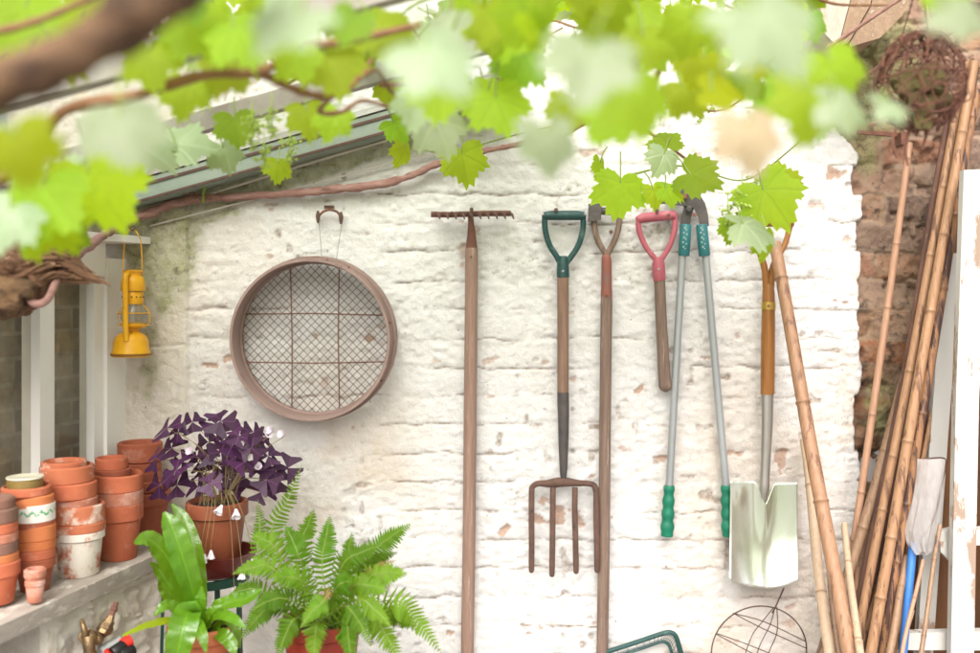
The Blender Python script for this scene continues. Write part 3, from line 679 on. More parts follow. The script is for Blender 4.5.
# oxalis
ox = thing('potted_oxalis', 'purple leaved clover like plant with small white flowers in a terracotta pot', 'potted plant', (sx0, ys, zs + .011))
rz_ = EYE + (290 - 507) * 2.23 / 1000
pot_at('pot', M['wetterra'], ox, (sx0, ys, rz_), .0705, rz_ - zs - .012, .034, .049)
soil(ox, (sx0, ys, rz_ - .012), .060)
cw = (sx0, ys, rz_ - .01)
fo = MB(); fo2 = MB(); stm = MB()
def oxleaf(mb, p, nrm, size, rot, seed):
    rnd = random.Random(seed); nrm = Vector(nrm).normalized(); b1 = nrm.orthogonal().normalized()
    b1 = Matrix.Rotation(rot, 3, nrm) @ b1; b2 = nrm.cross(b1)
    for k in range(3):
        a = 2 * PI * k / 3 + rnd.uniform(-.15, .15); d = (b1 * math.cos(a) + b2 * math.sin(a)); sd = nrm.cross(d)
        dr = rnd.uniform(-.1, .45)                 # how far the leaflet hangs
        dd = (d - nrm * dr).normalized(); nn = (nrm + d * dr).normalized()
        L = size * rnd.uniform(.85, 1.1); W = L * .70; f = .22
        pts = [(0, 0, 0), (.40, .36, .05), (.84, .80, .10), (.99, .62, .10), (.84, 0, 0), (.99, -.62, .10), (.84, -.80, .10), (.40, -.36, .05), (.5, 0, 0)]
        V = [Vector(p) + dd * (u * L) + sd * (w * L * 1.05) + nn * (h_ * L * f * 5 * .5) for (u, w, h_) in pts]
        F = [(0, 8, 1), (8, 3, 2, 1), (8, 4, 3), (0, 7, 8), (8, 7, 6, 5), (8, 5, 4)]
        mb.add(V, F, [rnd.random()] * 9); mb.uv = (mb.uv or []) + [(u, w * .9) for (u, w, h_) in pts]
rnd = random.Random(11)
spots = [(192, 422), (168, 428), (180, 432), (195, 437), (215, 424), (222, 421), (240, 436), (232, 447), (262, 440), (155, 458), (165, 465), (183, 462), (207, 455), (222, 452), (250, 448), (245, 462), (270, 456), (283, 458), (287, 468), (273, 470), (258, 470), (240, 473), (222, 470), (205, 472), (190, 477), (168, 478), (160, 485), (178, 485), (198, 487), (212, 483), (230, 487), (248, 486), (262, 492), (270, 497), (255, 503), (244, 508), (236, 497), (198, 498), (185, 450), (210, 442), (232, 430), (252, 432), (176, 470), (266, 480), (280, 480), (292, 462), (172, 448), (228, 478), (200, 462), (240, 452)]
for i, (px, py) in enumerate(spots):
    if i % 7 == 3 or py > 495: continue
    yy = ys - .07 + .15 * rnd.random() - .03 * (py > 495)
    p = at(px + rnd.uniform(-2, 2), py, yy)
    out = Vector((p.x - sx0, (p.y - ys) * 1.0, .05)).normalized()
    nrm = Vector((out.x * .5 + rnd.uniform(-.25, .25), -.75 + rnd.uniform(-.3, .3), .6 + rnd.uniform(-.2, .2)))
    oxleaf(fo2 if rnd.random() < .4 else fo, p, nrm, rnd.uniform(.026, .036), rnd.random() * 6, i)
    b0 = Vector((sx0 + rnd.uniform(-.04, .04), ys + rnd.uniform(-.03, .03), rz_ - .01))
    mid = b0.lerp(p, .5) + Vector(((b0.x - p.x) * .22, 0, .03))
    stm.tube(curve([b0, mid, p], 8), .0007, 5)
foo = fo.build('foliage', OXA, ox, sharp=0); fo2.build('young_foliage', OXB, ox, sharp=0)
stm.build('stems', M['lavstem'], ox)
def flower(parent, base, tipdir, size, stalk):
    mb = MB().tube(curve(stalk, 14), .0007, 5); f = mb.build('flower', M['lavstem'], parent)
    d = Vector(tipdir).normalized(); q = d.orthogonal().normalized(); w = d.cross(q); b = Vector(base)
    pm = MB()
    for k in range(5):
        a = 2 * PI * k / 5; e = q * math.cos(a) + w * math.sin(a); sd = d.cross(e)
        V = []
        for (u, rr, ww) in ((0, .07, .10), (.4, .16, .2), (.75, .28, .32), (1, .5, .22)):
            c_ = b + (d * u + e * rr) * size; V += [c_ - sd * ww * size, c_ + sd * ww * size]
        pm.add(V, [(0, 1, 3, 2), (2, 3, 5, 4), (4, 5, 7, 6)])
    pm.build('petals', M['white'], f, sharp=0)
for (px, py, hang) in ((274, 432, 0), (285, 436, 0), (268, 436, 0), (193, 453, 0), (263, 455, 0), (258, 468, 0), (222, 505, 1), (236, 509, 1), (205, 554, 2), (211, 550, 2), (234, 588, 2), (253, 558, 2), (242, 570, 2), (199, 561, 2)):
    yy = ys - (.09 if hang else .02); p = at(px, py, yy)
    b0 = Vector((sx0 + (.012 if hang < 2 else .0), ys - .02, rz_ - .008))
    if hang == 2:
        e = at(px - (px - 222) * .35, 512, ys - .082); top = Vector(((b0.x + e.x) / 2, (b0.y + e.y) / 2, rz_ + .035)); stalk = [b0, top, e, p + Vector((0, 0, .01)), p]
        flower(ox, p, (rnd.uniform(-.2, .2), -.1, -1), .019, stalk)
    elif hang == 1:
        flower(ox, p, (rnd.uniform(-.4, .4), -.6, -.8), .021, [b0, b0.lerp(p, .6) + Vector((0, 0, .03)), p])
    else:
        flower(ox, p, (rnd.uniform(-.6, .6), -.6, .3), .018, [b0, b0.lerp(p, .6) + Vector((0, 0, .02)), p])

# bench out of the frame that carries the two fern pots
bn = thing('low_bench', 'low wooden bench under the two fern pots', 'bench', (at(250, 600, -.47).x, -.47, 0))
ZB = .70
bx0, bx1 = at(170, 600, -.47).x, at(395, 600, -.47).x
MB().box((bx0, -.58, ZB - .03), (bx1, -.385, ZB - .001)).build('seat', M['greywood'], bn, smooth=False)
for x in (bx0 + .03, bx1 - .03):
    for y in (-.56, -.405): MB().box((x - .02, y - .015, 0), (x + .02, y + .015, ZB - .031)).build('leg', M['greywood'], bn, smooth=False)
# hart's tongue fern
yh = -.46; ch = at(203, 628, yh); zr_ = EYE + (290 - 634) * 2.07 / 1000
hf = thing('strap_leaved_fern', 'fern with long glossy undivided strap leaves in a terracotta pot', 'potted plant', (ch.x, yh, ZB))
pot_at('pot', M['terra'], hf, (ch.x, yh, zr_), .074, zr_ - ZB, .03, .052); soil(hf, (ch.x, yh, zr_ - .012), .064)
def hart(pts, ws, val=.5, seed=0, up=(0, -1, .5), wave=.09, m=None):
    mb = MB(); strap(mb, [at(a, b, c) for (a, b, c) in pts], [w * .00215 for w in ws], 30, wave, .22, up, val, seed)
    mb.build('leaf', m or HART, hf, sharp=0)
hart([(198, 632, yh), (186, 600, yh - .03), (168, 560, yh - .07), (150, 540, yh - .10), (134, 543, yh - .13)], [4, 9, 18, 20, 19, 15, 3], .45, 1, (.3, -1, .6))
hart([(200, 632, yh), (194, 598, yh - .04), (183, 560, yh - .07), (172, 528, yh - .07), (164, 512, yh - .06)], [4, 13, 21, 24, 22, 16, 3], .6, 2, (.5, -1, .3))
hart([(203, 632, yh + .02), (200, 590, yh + .02), (194, 550, yh + .03), (184, 520, yh + .05), (172, 504, yh + .06)], [4, 11, 16, 17, 15, 11, 3], .35, 3, (.4, -1, .2))
hart([(201, 630, yh), (190, 611, yh - .08), (184, 625, yh - .13), (178, 650, yh - .14), (172, 680, yh - .13)], [6, 18, 25, 27, 26, 20, 5], .6, 4, (.2, -1, .5))
hart([(205, 630, yh), (215, 609, yh - .03), (232, 602, yh - .04), (248, 598, yh - .05), (262, 589, yh - .05)], [4, 10, 15, 16, 15, 12, 2], .5, 5, (0, -1, .9))
hart([(204, 632, yh), (201, 612, yh - .04), (201, 600, yh - .05), (202, 586, yh - .05)], [3, 9, 12, 10, 2], .6, 6)
hart([(206, 632, yh), (220, 634, yh - .07), (230, 642, yh - .09), (236, 658, yh - .10)], [4, 12, 14, 12, 2], .5, 7, (0, -1, .8))
hart([(197, 630, yh), (180, 622, yh - .03), (160, 622, yh - .05), (140, 628, yh - .07), (122, 636, yh - .09)], [4, 7, 8, 8, 7, 5, 2], .9, 8, (0, -1, .9), .15, YELL)
hart([(196, 630, yh + .03), (180, 610, yh + .03), (167, 590, yh + .02), (160, 575, yh)], [4, 13, 16, 14, 4], .15, 9, (0, -1, .5), .1)
hart([(208, 632, yh), (226, 620, yh - .02), (236, 628, yh - .03), (240, 648, yh - .03)], [3, 9, 11, 9, 2], .25, 10, (0, -1, .8))
hart([(203, 634, yh), (207, 618, yh - .05), (212, 610, yh - .06), (222, 606, yh - .06)], [3, 8, 9, 7, 2], .3, 11, (0, -1, .8))
hart([(198, 632, yh), (182, 612, yh - .05), (166, 606, yh - .08), (154, 616, yh - .10)], [3, 10, 13, 11, 2], .4, 13, (0, -1, .9))
hart([(205, 632, yh - .02), (217, 616, yh - .08), (232, 618, yh - .12), (246, 628, yh - .14)], [3, 8, 11, 9, 2], .6, 14, (0, -1, .8))
hart([(199, 632, yh + .02), (176, 596, yh), (160, 572, yh - .01), (150, 562, yh - .03)], [3, 8, 12, 10, 2], .25, 15, (.2, -1, .5))
hart([(202, 634, yh - .03), (196, 622, yh - .10), (202, 634, yh - .14), (206, 652, yh - .15)], [3, 9, 12, 10, 2], .45, 16, (0, -1, .8))
# boston fern
yf = -.47; cf = at(322, 622, yf); zf = EYE + (290 - 632) * 2.04 / 1000
bf_ = thing('feathery_fern', 'bushy feathery fern with arching fronds in a red pot', 'potted plant', (cf.x, yf, ZB))
pot_at('pot', M['redpot'], bf_, (cf.x, yf, zf), .088, zf - ZB, .028, .066); soil(bf_, (cf.x, yf, zf - .012), .076)
def frond(pts, w, m, val, seed, n=28):
    rnd = random.Random(seed); P = curve([Vector(p) for p in pts], 60); sm = MB().tube(P, [.0016 * (1 - .7 * i / 60) for i in range(61)], 5)
    fr = sm.build('frond', M['greenstem'], bf_)
    mb = MB(); mb.uv = []
    for i in range(n):
        u = .10 + .90 * i / n; k = int(u * 59); p = P[k]; t = (P[k + 1] - P[max(k - 1, 0)]).normalized()
        vw = Vector((rnd.uniform(-.1, .1), -1, .45)); sd = t.cross(vw).normalized(); nn = sd.cross(t).normalized()
        env = min(1, .35 + 2.6 * (u - .06)) * (1 - max(0, (u - .35) / .65) ** 1.5 * .93)
        for s in (-1, 1):
            L = .86 * w * env * rnd.uniform(.85, 1.12); wd = min(.0066, .28 * L + .0014)
            d = (sd * s + t * (.25 + .25 * u) - nn * rnd.uniform(-.05, .45) - Vector((0, 0, .12))).normalized(); wv = d.cross(nn).normalized()
            V = [p - wv * wd * .45, p + wv * wd * .45, p + d * L * .5 - wv * wd * .42, p + d * L * .5 + nn * .0012, p + d * L * .5 + wv * wd * .42, p + d * L - t * L * -.05 - wv * wd * .10, p + d * L + wv * wd * .10]
            mb.add(V, [(0, 1, 3), (0, 3, 2), (1, 4, 3), (2, 3, 5), (3, 6, 5), (3, 4, 6)], [min(1, max(0, val + rnd.uniform(-.18, .18)))] * 7)
            mb.uv += [(.1, .12), (.1, .12), (.5, .12), (.5, 0.06), (.5, .12), (1, .1), (1, .1)]
    mb.build('leaflets', m, fr, sharp=0)
    return fr
B0 = (322, 628)
FR = [((272, 540, .10), (302, 464, .16), .034, FERN, .35), ((262, 560, .06), (258, 500, .12), .030, FERN, .3), ((366, 558, .0), (412, 523, .02), .040, FERN, .55), ((392, 600, -.08), (442, 654, -.1), .042, FERNP, .55),
      ((365, 580, -.07), (408, 574, -.08), .040, FERNP, .5), ((322, 565, .0), (330, 515, .04), .038, FERN, .6), ((345, 575, .03), (352, 532, .08), .034, FERN, .35), ((275, 570, -.04), (232, 574, -.06), .034, FERNP, .6),
      ((278, 552, -.01), (252, 535, .0), .034, FERNP, .55), ((300, 560, -.03), (285, 525, .0), .036, FERN, .55), ((290, 600, -.09), (252, 610, -.13), .038, FERN, .4), ((276, 606, -.06), (240, 640, -.09), .036, FERN, .35),
      ((296, 618, -.11), (276, 662, -.14), .038, FERN, .3), ((318, 622, -.12), (312, 672, -.15), .036, FERNP, .4), ((345, 622, -.12), (352, 668, -.15), .036, FERN, .5), ((368, 616, -.11), (404, 668, -.13), .042, FERNP, .45),
      ((350, 588, -.09), (388, 592, -.12), .040, FERNP, .6), ((342, 566, -.04), (382, 545, -.04), .036, FERN, .4), ((305, 584, -.10), (272, 578, -.14), .038, FERNP, .7), ((335, 590, -.11), (352, 582, -.15), .036, FERN, .6),
      ((380, 612, -.03), (420, 632, -.02), .036, FERN, .3), ((355, 600, -.12), (392, 628, -.17), .036, FERNP, .5)]
FR += [((302, 548, .03), (314, 508, .09), .032, FERN, .3), ((330, 600, -.13), (300, 628, -.18), .034, FERNP, .7), ((358, 572, .02), (398, 552, .06), .034, FERN, .3), ((262, 592, -.02), (228, 596, -.02), .030, FERN, .3), ((345, 606, -.12), (372, 648, -.17), .034, FERN, .4)]
for i, (a, b, w, m_, val) in enumerate(FR):
    s = Vector((cf.x + rnd.uniform(-.03, .03), yf + rnd.uniform(-.03, .03), zf - .01))
    frond([s, at(a[0], a[1], yf + a[2]), at((a[0] + b[0]) / 2 + (b[0] - a[0]) * .05, (a[1] + b[1]) / 2 - 4, yf + (a[2] + b[2]) / 2), at(b[0], b[1], yf + b[2])], w, m_, val, i)
frond([Vector((cf.x + .02, yf, zf - .01)), at(360, 585, yf - .06), at(378, 568, yf - .05), at(396, 560, yf - .04)], .022, TIP, .7, 77, 22)
frond([Vector((cf.x - .01, yf, zf - .01)), at(320, 600, yf - .11), at(330, 592, yf - .15), at(322, 602, yf - .17)], .018, TIP, .5, 78, 16)

# ------------------------------------------------------------------ garden tap and hose connector on the plinth
tp0 = sp(s_of(88) * 0 + .36, .21, 0); 
def pl_at(px, py, out):
    """a point standing `out` metres proud of the plinth, seen at px,py"""
    o = .200 + out; p = (px - 490) / 1000
    # x = C0.x + U.x s + N.x o ; y = U.y s + N.y o
    s = (p * (CAMD + NN.y * o) - C0.x - NN.x * o) / (U.x - p * U.y)
    q = sp(s, o, 0); d = CAMD + q.y
    return Vector((q.x, q.y, EYE + (290 - py) * d / 1000))
tap = thing('garden_tap', 'tarnished brass garden tap sticking out of the whitewashed plinth', 'tap', pl_at(84, 640, 0))
MB().tube([pl_at(86, 636, -.01), pl_at(86, 636, .012), pl_at(86.5, 636, .014), pl_at(87, 636, .03), pl_at(88, 636, .031), pl_at(90, 637, .05)], [.017, .017, .011, .011, .015, .015], 6).build('inlet', M['oldbrass'], tap, sharp=25)
MB().tube(curve([pl_at(86, 637, .045), pl_at(92, 638, .05), pl_at(97, 638, .055), pl_at(101, 635, .06)], 8), [.012, .015, .016, .014, .013, .0155, .0165, .013, .011], 14).build('valve_body', M['oldbrass'], tap)
MB().tube([pl_at(101, 635, .06), pl_at(103, 632, .06), pl_at(103.3, 631.6, .06), pl_at(106.5, 626, .06), pl_at(107, 625.5, .06), pl_at(109, 621, .06), pl_at(109.4, 620.5, .06), pl_at(111, 616, .06)], [.011, .014, .0165, .0165, .0125, .0125, .009, .008], 6).build('gland_nut', M['oldbrass'], tap, sharp=25)
MB().tube([pl_at(111, 616.5, .06), pl_at(113, 611, .06), pl_at(113.3, 610.5, .06), pl_at(114.6, 607, .06), pl_at(115, 606, .06), pl_at(116, 602, .06)], [.0065, .006, .008, .008, .005, .0062], 8).build('spindle', M['rustred'], tap, sharp=25)
MB().tube(curve([pl_at(88, 637, .05), pl_at(89, 646, .055), pl_at(90, 655, .055), pl_at(90, 664, .055)], 8), [.013, .013, .0125, .012, .012, .0145, .0145, .012, .012], 12).build('spout', M['oldbrass'], tap)
MB().tube(curve([pl_at(85, 634, .045), pl_at(84, 629, .045), pl_at(82.5, 623, .04), pl_at(81.5, 619, .04)], 6), [.008, .0065, .006, .0055, .005, .0045, .003], 10).build('lever', M['oldbrass'], tap)
hc = thing('hose_connector', 'grey black and red plastic hose connector pushed on below the tap', 'hose connector', pl_at(112, 648, .06))
def seg(p, q, r, m_, nm, n=16, o1=.055, o2=.075):
    A_, B_ = pl_at(*p, o1), pl_at(*q, o2); MB().tube([A_, A_.lerp(B_, .06), A_.lerp(B_, .94), B_], [r * .9, r, r, r * .9], n).build(nm, m_, hc)
seg((100, 652), (121, 641), .013, M['greyplastic'], 'sleeve')
seg((109, 656), (112, 653), .0155, M['redplastic'], 'collar', o1=.08, o2=.085)
seg((112, 654), (124, 646), .0145, M['black'], 'grip', o1=.085, o2=.095)
seg((122, 645), (131, 640), .0135, M['redplastic'], 'collar', o1=.09, o2=.10)
seg((120, 656), (133, 650), .013, M['black'], 'coupling', o1=.10, o2=.11)

# ------------------------------------------------------------------ lantern on the post
yl = -.10; kl = (CAMD + yl) / 1000; cl = at(131, 357, yl)
la = thing('hurricane_lantern', 'yellow hurricane lantern hanging from the eaves against the corner', 'lantern', cl)
def LZz(py): return EYE + (290 - py) * kl
L = lambda prof, nm, m_, par=la, seg=32, cx=131: MB().lathe([(r * kl, LZz(py)) for (r, py) in prof], (at(cx, 300, yl).x, yl, 0), seg).build(nm, m_, par)
tank = L([(0, 356.5), (18.3, 356.5), (19, 355), (19, 352), (17.5, 350), (16.8, 341), (14.5, 336), (10, 333), (6, 331), (6, 328), (0, 328)], 'tank', M['yellow'])
L([(18.9, 355.5), (19.6, 355), (19.6, 353.5), (18.9, 353)], 'rim', M['yellowdark'], tank)
L([(5.5, 329), (10, 327), (11, 325), (11, 323), (6, 322), (0, 322)], 'burner', M['yellow'], seg=24, cx=133)
L([(7.5, 304), (11, 307), (13.2, 313), (13, 318), (10, 324), (9.7, 324), (12.6, 318), (12.8, 313), (10.6, 307.4), (7.5, 304.5)], 'globe', glassmat('lantern_glass', (.95, .96, .95), dirtw=.10), seg=28, cx=134)
L([(0, 304), (9.6, 304), (10, 302), (10, 293), (9, 291.5), (0, 291.5)], 'vent_collar', M['yellow'], cx=133)
vc = MB()
for k in range(14):
    a_ = 2 * PI * k / 14; c0 = at(133, 297, yl); r_ = 10.05 * kl
    vc.ball((c0.x + r_ * math.cos(a_), yl + r_ * math.sin(a_), c0.z), .0022, 8)
vc.build('vent_holes', M['black'], la)
L([(0, 291), (11.5, 291), (12, 290), (11.5, 282), (10.5, 278), (8, 276), (8, 271.5), (0, 271.5)], 'hood', M['yellow'], cx=133)
L([(0, 272), (9.5, 272), (9.8, 270.5), (0, 269.5)], 'cap', M['yellow'], cx=133)
# two air tubes, one towards us
for (dx, dy, nm) in ((-5.5, -.040, 'air_tube'), (6, .038, 'air_tube')):
    y2 = yl + dy
    MB().tube(curve([at(131 + dx * .4, 273, yl + dy * .35), at(131 + dx, 277, y2), at(131 + dx, 300, y2), at(131 + dx * .95, 325, y2), at(131 + dx * .8, 341, y2 * .97 + yl * .03)], 24), .0068, 12).build(nm, M['yellow'], la)
gw = MB()
for py in (313, 325):
    c0 = at(134, py, yl); gw.tube([(c0.x + .038 * math.cos(q), yl + .038 * math.sin(q), c0.z) for q in [2 * PI * k / 28 for k in range(29)]], .0013, 6)
for sgn in (-1, 1):
    gw.tube(curve([at(134 + 9 * sgn, 305, yl - .01), at(134 + 15 * sgn, 312, yl - .012), at(134 + 15 * sgn, 322, yl - .012), at(134 + 9 * sgn, 328, yl - .01)], 14), .0013, 6)
gw.build('globe_guard', M['yellow'], la)
MB().tube(curve([at(122.5, 283, yl - .02), at(123.5, 255, yl - .01), at(126, 236, yl), at(132, 229, yl), at(139, 236, yl), at(141.5, 250, yl + .01), at(142.5, 284, yl + .02)], 34), .0014, 6).build('bail_handle', M['yellow'], la)
hk = MB().tube(curve([at(128, 226, yl + .0), at(132, 230, yl - .008), at(136, 227, yl - .003)], 10), .002, 6).build('lantern_hook', M['wire'])
tag(hk, 'small wire hook under the eaves that carries the lantern', 'hook')

# ------------------------------------------------------------------ garden sieve and its bracket
c = at(313, 339, -.055)
sv = thing('garden_sieve', 'round wooden garden sieve with wire mesh hanging on the wall', 'sieve', c)
Rm = Matrix.Rotation(math.radians(90), 3, 'X')        # lathe axis turned to the wall normal, front towards -y
Rt = Matrix.Rotation(math.radians(-3.5), 3, 'Z') @ Matrix.Rotation(math.radians(1.5), 3, 'X') @ Rm
Rr = .2045
hoop = MB().lathe([(Rr, -.038), (Rr, .038), (Rr - .001, .040), (Rr - .007, .040), (Rr - .008, .038), (Rr - .008, -.038), (Rr, -.038)], c, 96, Rt); ho = hoop.build('hoop', M['sieve'], sv)
MB().lathe([(Rr + .006, -.040), (Rr + .007, -.038), (Rr + .007, -.012), (Rr + .006, -.010), (Rr + .0005, -.010), (Rr + .0005, -.040), (Rr + .006, -.040)], c, 96, Rt).build('outer_band', M['sieve'], sv)
MB().lathe([(Rr - .0085, -.035), (Rr - .0085, -.020), (Rr - .014, -.021), (Rr - .014, -.034), (Rr - .0085, -.035)], c, 96, Rt).build('inner_ring', M['sieve'], sv)
def svp(u, w, zz): return c + Rt @ Vector((u, w, zz))
wm = MB(); Ri = Rr - .012; pitch = .0152
k = -int(Ri * 1.0 / pitch) - 1
rnd = random.Random(3)
while k * pitch < Ri:
    q = k * pitch; k += 1
    if abs(q) >= Ri - .002: continue
    hw = math.sqrt(Ri * Ri - q * q)
    for sg in (-1, 1):
        pts = []
        for i in range(7):
            s_ = -hw + 2 * hw * i / 6; j = rnd.uniform(-.0007, .0007)
            u_, w_ = (s_ + (q + j) * sg) / math.sqrt(2), (s_ * sg * -1 + (q + j)) / math.sqrt(2)
            u_, w_ = (s_ * .7071 - (q + j) * .7071 * sg, s_ * .7071 * sg + (q + j) * .7071)
            pts.append(svp(u_, w_, -.027 + sg * .0006))
        wm.tube(pts, .00085, 5)
wm.build('wire_mesh', M['wire'], sv)
for q in (-.062, .062):
    hw = math.sqrt(Ri * Ri - q * q)
    MB().tube([svp(q, -hw, -.024), svp(q * .97, 0, -.024), svp(q * 1.02, hw, -.024)], .0017, 6).build('cross_wire', M['rustred'], sv)
    MB().tube([svp(-hw, q, -.0215), svp(0, q * 1.03, -.0215), svp(hw, q * .96, -.0215)], .0017, 6).build('cross_wire', M['rustred'], sv)
for a_ in (12, 62, 78, 118, 200, 262, 330):
    a_ = math.radians(a_); nl = MB()
    for z_ in (-.02, .02): nl.ball(svp((Rr + .001) * math.cos(a_), (Rr + .001) * math.sin(a_), z_), .003, 8)
    nl.build('rivet', M['rust'], sv)
br_ = thing('wall_bracket', 'small rusty arched iron bracket on the wall above the sieve', 'bracket', at(330, 218, 0))
MB().tube(curve([at(318, 217, .01), at(318, 217, -.022), at(323, 212, -.026), at(330, 210, -.028), at(337, 212, -.026), at(341, 217, -.022), at(341, 217, .01)], 30), .0032, 8).build('arch', M['rustred'], br_)
for (px, py) in ((318, 216), (341, 217)):
    MB().tube([at(px, py - 5, -.024), at(px, py, -.026), at(px, py + 7, -.022)], [.003, .0062, .003], 10).build('lug', M['rust'], br_)
MB().box(at(325, 209, .01), at(334, 205.5, -.004)).build('back_plate', M['rust'], br_, smooth=False)
hw_ = MB()
hw_.tube([at(319, 222, -.024), at(322, 260, -.05)], .0006, 5); hw_.tube([at(342, 222, -.024), at(336, 262, -.05)], .0006, 5)
hw_.build('hanging_wire', M['wire'], sv)

# ------------------------------------------------------------------ tools hung on the wall
def T_(pts, r, y=-.035, n=None, seg=12):
    P = [at(p[0], p[1], (p[2] if len(p) > 2 else y)) for p in pts]
    return P if n is None else curve(P, n)
def nail(px, py, label, out=-.05):
    a = at(px, py, .01); b = at(px, py, out)
    tag(MB().tube([a, b, b + Vector((0, -.0005, 0)), b + Vector((0, -.003, 0))], [.0026, .0026, .0055, .005], 8).build('nail', M['rust']), label, 'nail', 'nails in the wall that carry the tools')
# rake
rk = thing('garden_rake', 'rusty rake hanging head up on a long pale wooden handle', 'rake', at(468, 640, -.035))
hb_ = MB().tube(T_([(431, 214.5), (450, 214.8), (470, 214), (490, 213.5), (511, 213.5)], 0), .0075, 10, squash=.8).build('head', M['rustred'], rk)
for i in range(10):
    px = 435 + i * 8.2
    MB().tube(curve([at(px, 214, -.04), at(px + 1, 213, -.062), at(px + 3.5, 215, -.085), at(px + 5, 219, -.10)], 8), [.0048, .0047, .0045, .0042, .004, .0036, .0032, .0026, .0016], 7).build('tooth', M['rust'], hb_)
MB().tube(T_([(470.5, 212), (471, 222), (471.5, 235), (471.5, 250)], 0), [.007, .0075, .011, .0155], 14).build('socket', M['rustred'], rk)
MB().tube(curve(T_([(471.5, 248), (471.5, 262), (471, 330), (470, 430), (469, 540), (467.5, 640), (466.5, 760)], 0), 30), [.0150] + [.0165] * 30, 14).build('handle', M['rakewood'], rk)
MB().tube([at(471, 257, -.045), at(471, 257, -.0545)], .003, 8).build('rivet', M['rust'], rk)
nail(471.5, 209.5, 'rusty nail that holds the head of the rake')
# digging fork
fk = thing('digging_fork', 'four tined digging fork with a dark green handle', 'garden fork', at(563, 575, -.035))
hg = MB().tube(T_([(544, 216), (550, 215.5), (578, 215.5), (584, 216)], 0), [.0105, .0125, .0125, .0105], 14).build('grip', M['greenplastic'], fk)
for sg in (-1, 1):
    MB().tube(curve(T_([(564 + 19.2 * sg, 215), (564 + 19 * sg, 228), (564 + 15 * sg, 244), (564 + 7 * sg, 257), (563 + 2.5 * sg, 264)], 0), 18), .0075, 10, squash=.75).build('yoke_arm', M['greenplastic'], fk)
MB().tube(T_([(563, 256), (563, 262), (563, 277), (563, 277.6)], 0), [.010, .0155, .0165, .0148], 14).build('socket', M['greenplastic'], fk)
MB().tube([at(563, 271, -.05), at(563, 271, -.0535)], .0032, 8).build('rivet', M['alu'], fk)
MB().tube(curve(T_([(563, 277), (563, 300), (563, 350), (563, 400), (563, 440)], 0), 20), [.0148] * 12 + [.0148, .0146, .0143, .014, .0135, .013, .0125, .012, .0115], 14).build('shaft', M['oldwood'], fk)
MB().tube(curve(T_([(563, 392), (563.5, 420), (563.5, 450), (563.5, 472), (563.5, 480)], 0), 14), [.0150, .0152, .0150, .0146, .014, .0136, .013, .0122, .0115, .0108, .010, .009, .008, .0075, .008], 12, squash=1.02).build('strapped_socket', M['darksteel'], fk)
hd_ = MB(); yk = -.035
hd_.tube(curve(T_([(531.5, 494), (532.5, 487), (538, 483.5), (548, 483.5), (563, 482), (578, 483), (589, 483.5), (594.5, 486), (596.5, 494)], 0), 40), [.0075] * 12 + [.008, .0085, .009, .010, .011, .012, .0125, .0125, .0125, .012, .011, .010, .009, .0085, .008] + [.0075] * 14, 10).build('head', M['rust'], fk)
hd_ = [o for o in fk.children if o.name.startswith('head')][0]
for (x0, x1, ye, w_) in ((531.8, 531.5, 573, .02), (553, 552, 577, .0), (575, 576, 574, .0), (596.5, 597, 573, .02)):
    MB().tube(curve([at(x0, 487, yk), at(x0 - .3, 510, yk - .012), at((x0 + x1) / 2, 540, yk - .018), at(x1, ye - 6, yk - .014), at(x1, ye, yk - .012)], 20), [.0075] * 15 + [.0072, .007, .0066, .006, .0045, .0012], 8).build('tine', M['rust'], hd_)
nail(556, 210, 'nail under the green handle of the digging fork'); 
# long tool with a forked wooden top
yt = thing('long_handled_tool', 'long grey wooden handle with a forked top and worn red socket', 'garden tool', at(603, 640, -.035))
MB().tube(curve(T_([(604, 268), (606, 256), (599, 243), (595, 230), (593.5, 214)], 0), 18), .0078, 10).build('yoke_arm', M['greywood'], yt)
MB().tube(curve(T_([(607.5, 268), (607, 256), (613.5, 243), (618, 230), (620, 216)], 0), 18), .0078, 10).build('yoke_arm', M['greywood'], yt)
MB().hexa([at(587.5, 222, -.022), at(601, 220, -.022), at(601, 220, -.052), at(587.5, 222, -.052), at(588.5, 204, -.022), at(602, 203, -.022), at(602, 203, -.052), at(588.5, 204, -.052)]).build('iron_end', M['darksteel'], yt, smooth=False)
MB().tube(T_([(600, 211), (624, 212)], 0), .010, 12).build('grip', M['darksteel'], yt)
MB().tube(curve(T_([(606, 254), (606.5, 262), (606.5, 280), (606.5, 300)], 0), 10), [.008, .011, .0125, .013, .0132, .0134, .0136, .0138, .014, .0148, .0138], 12).build('socket', M['redpaint'], yt)
MB().tube(curve(T_([(606.5, 296), (606, 340), (605, 430), (604, 540), (602.5, 640), (601, 770)], 0), 30), [.0142] + [.0150] * 30, 14).build('handle', M['greywood'], yt)
MB().tube([at(606.5, 296, -.045), at(606.5, 296, -.0535)], .003, 8).build('rivet', M['rust'], yt)
nail(611, 232, 'nail in the fork of the long grey handle')
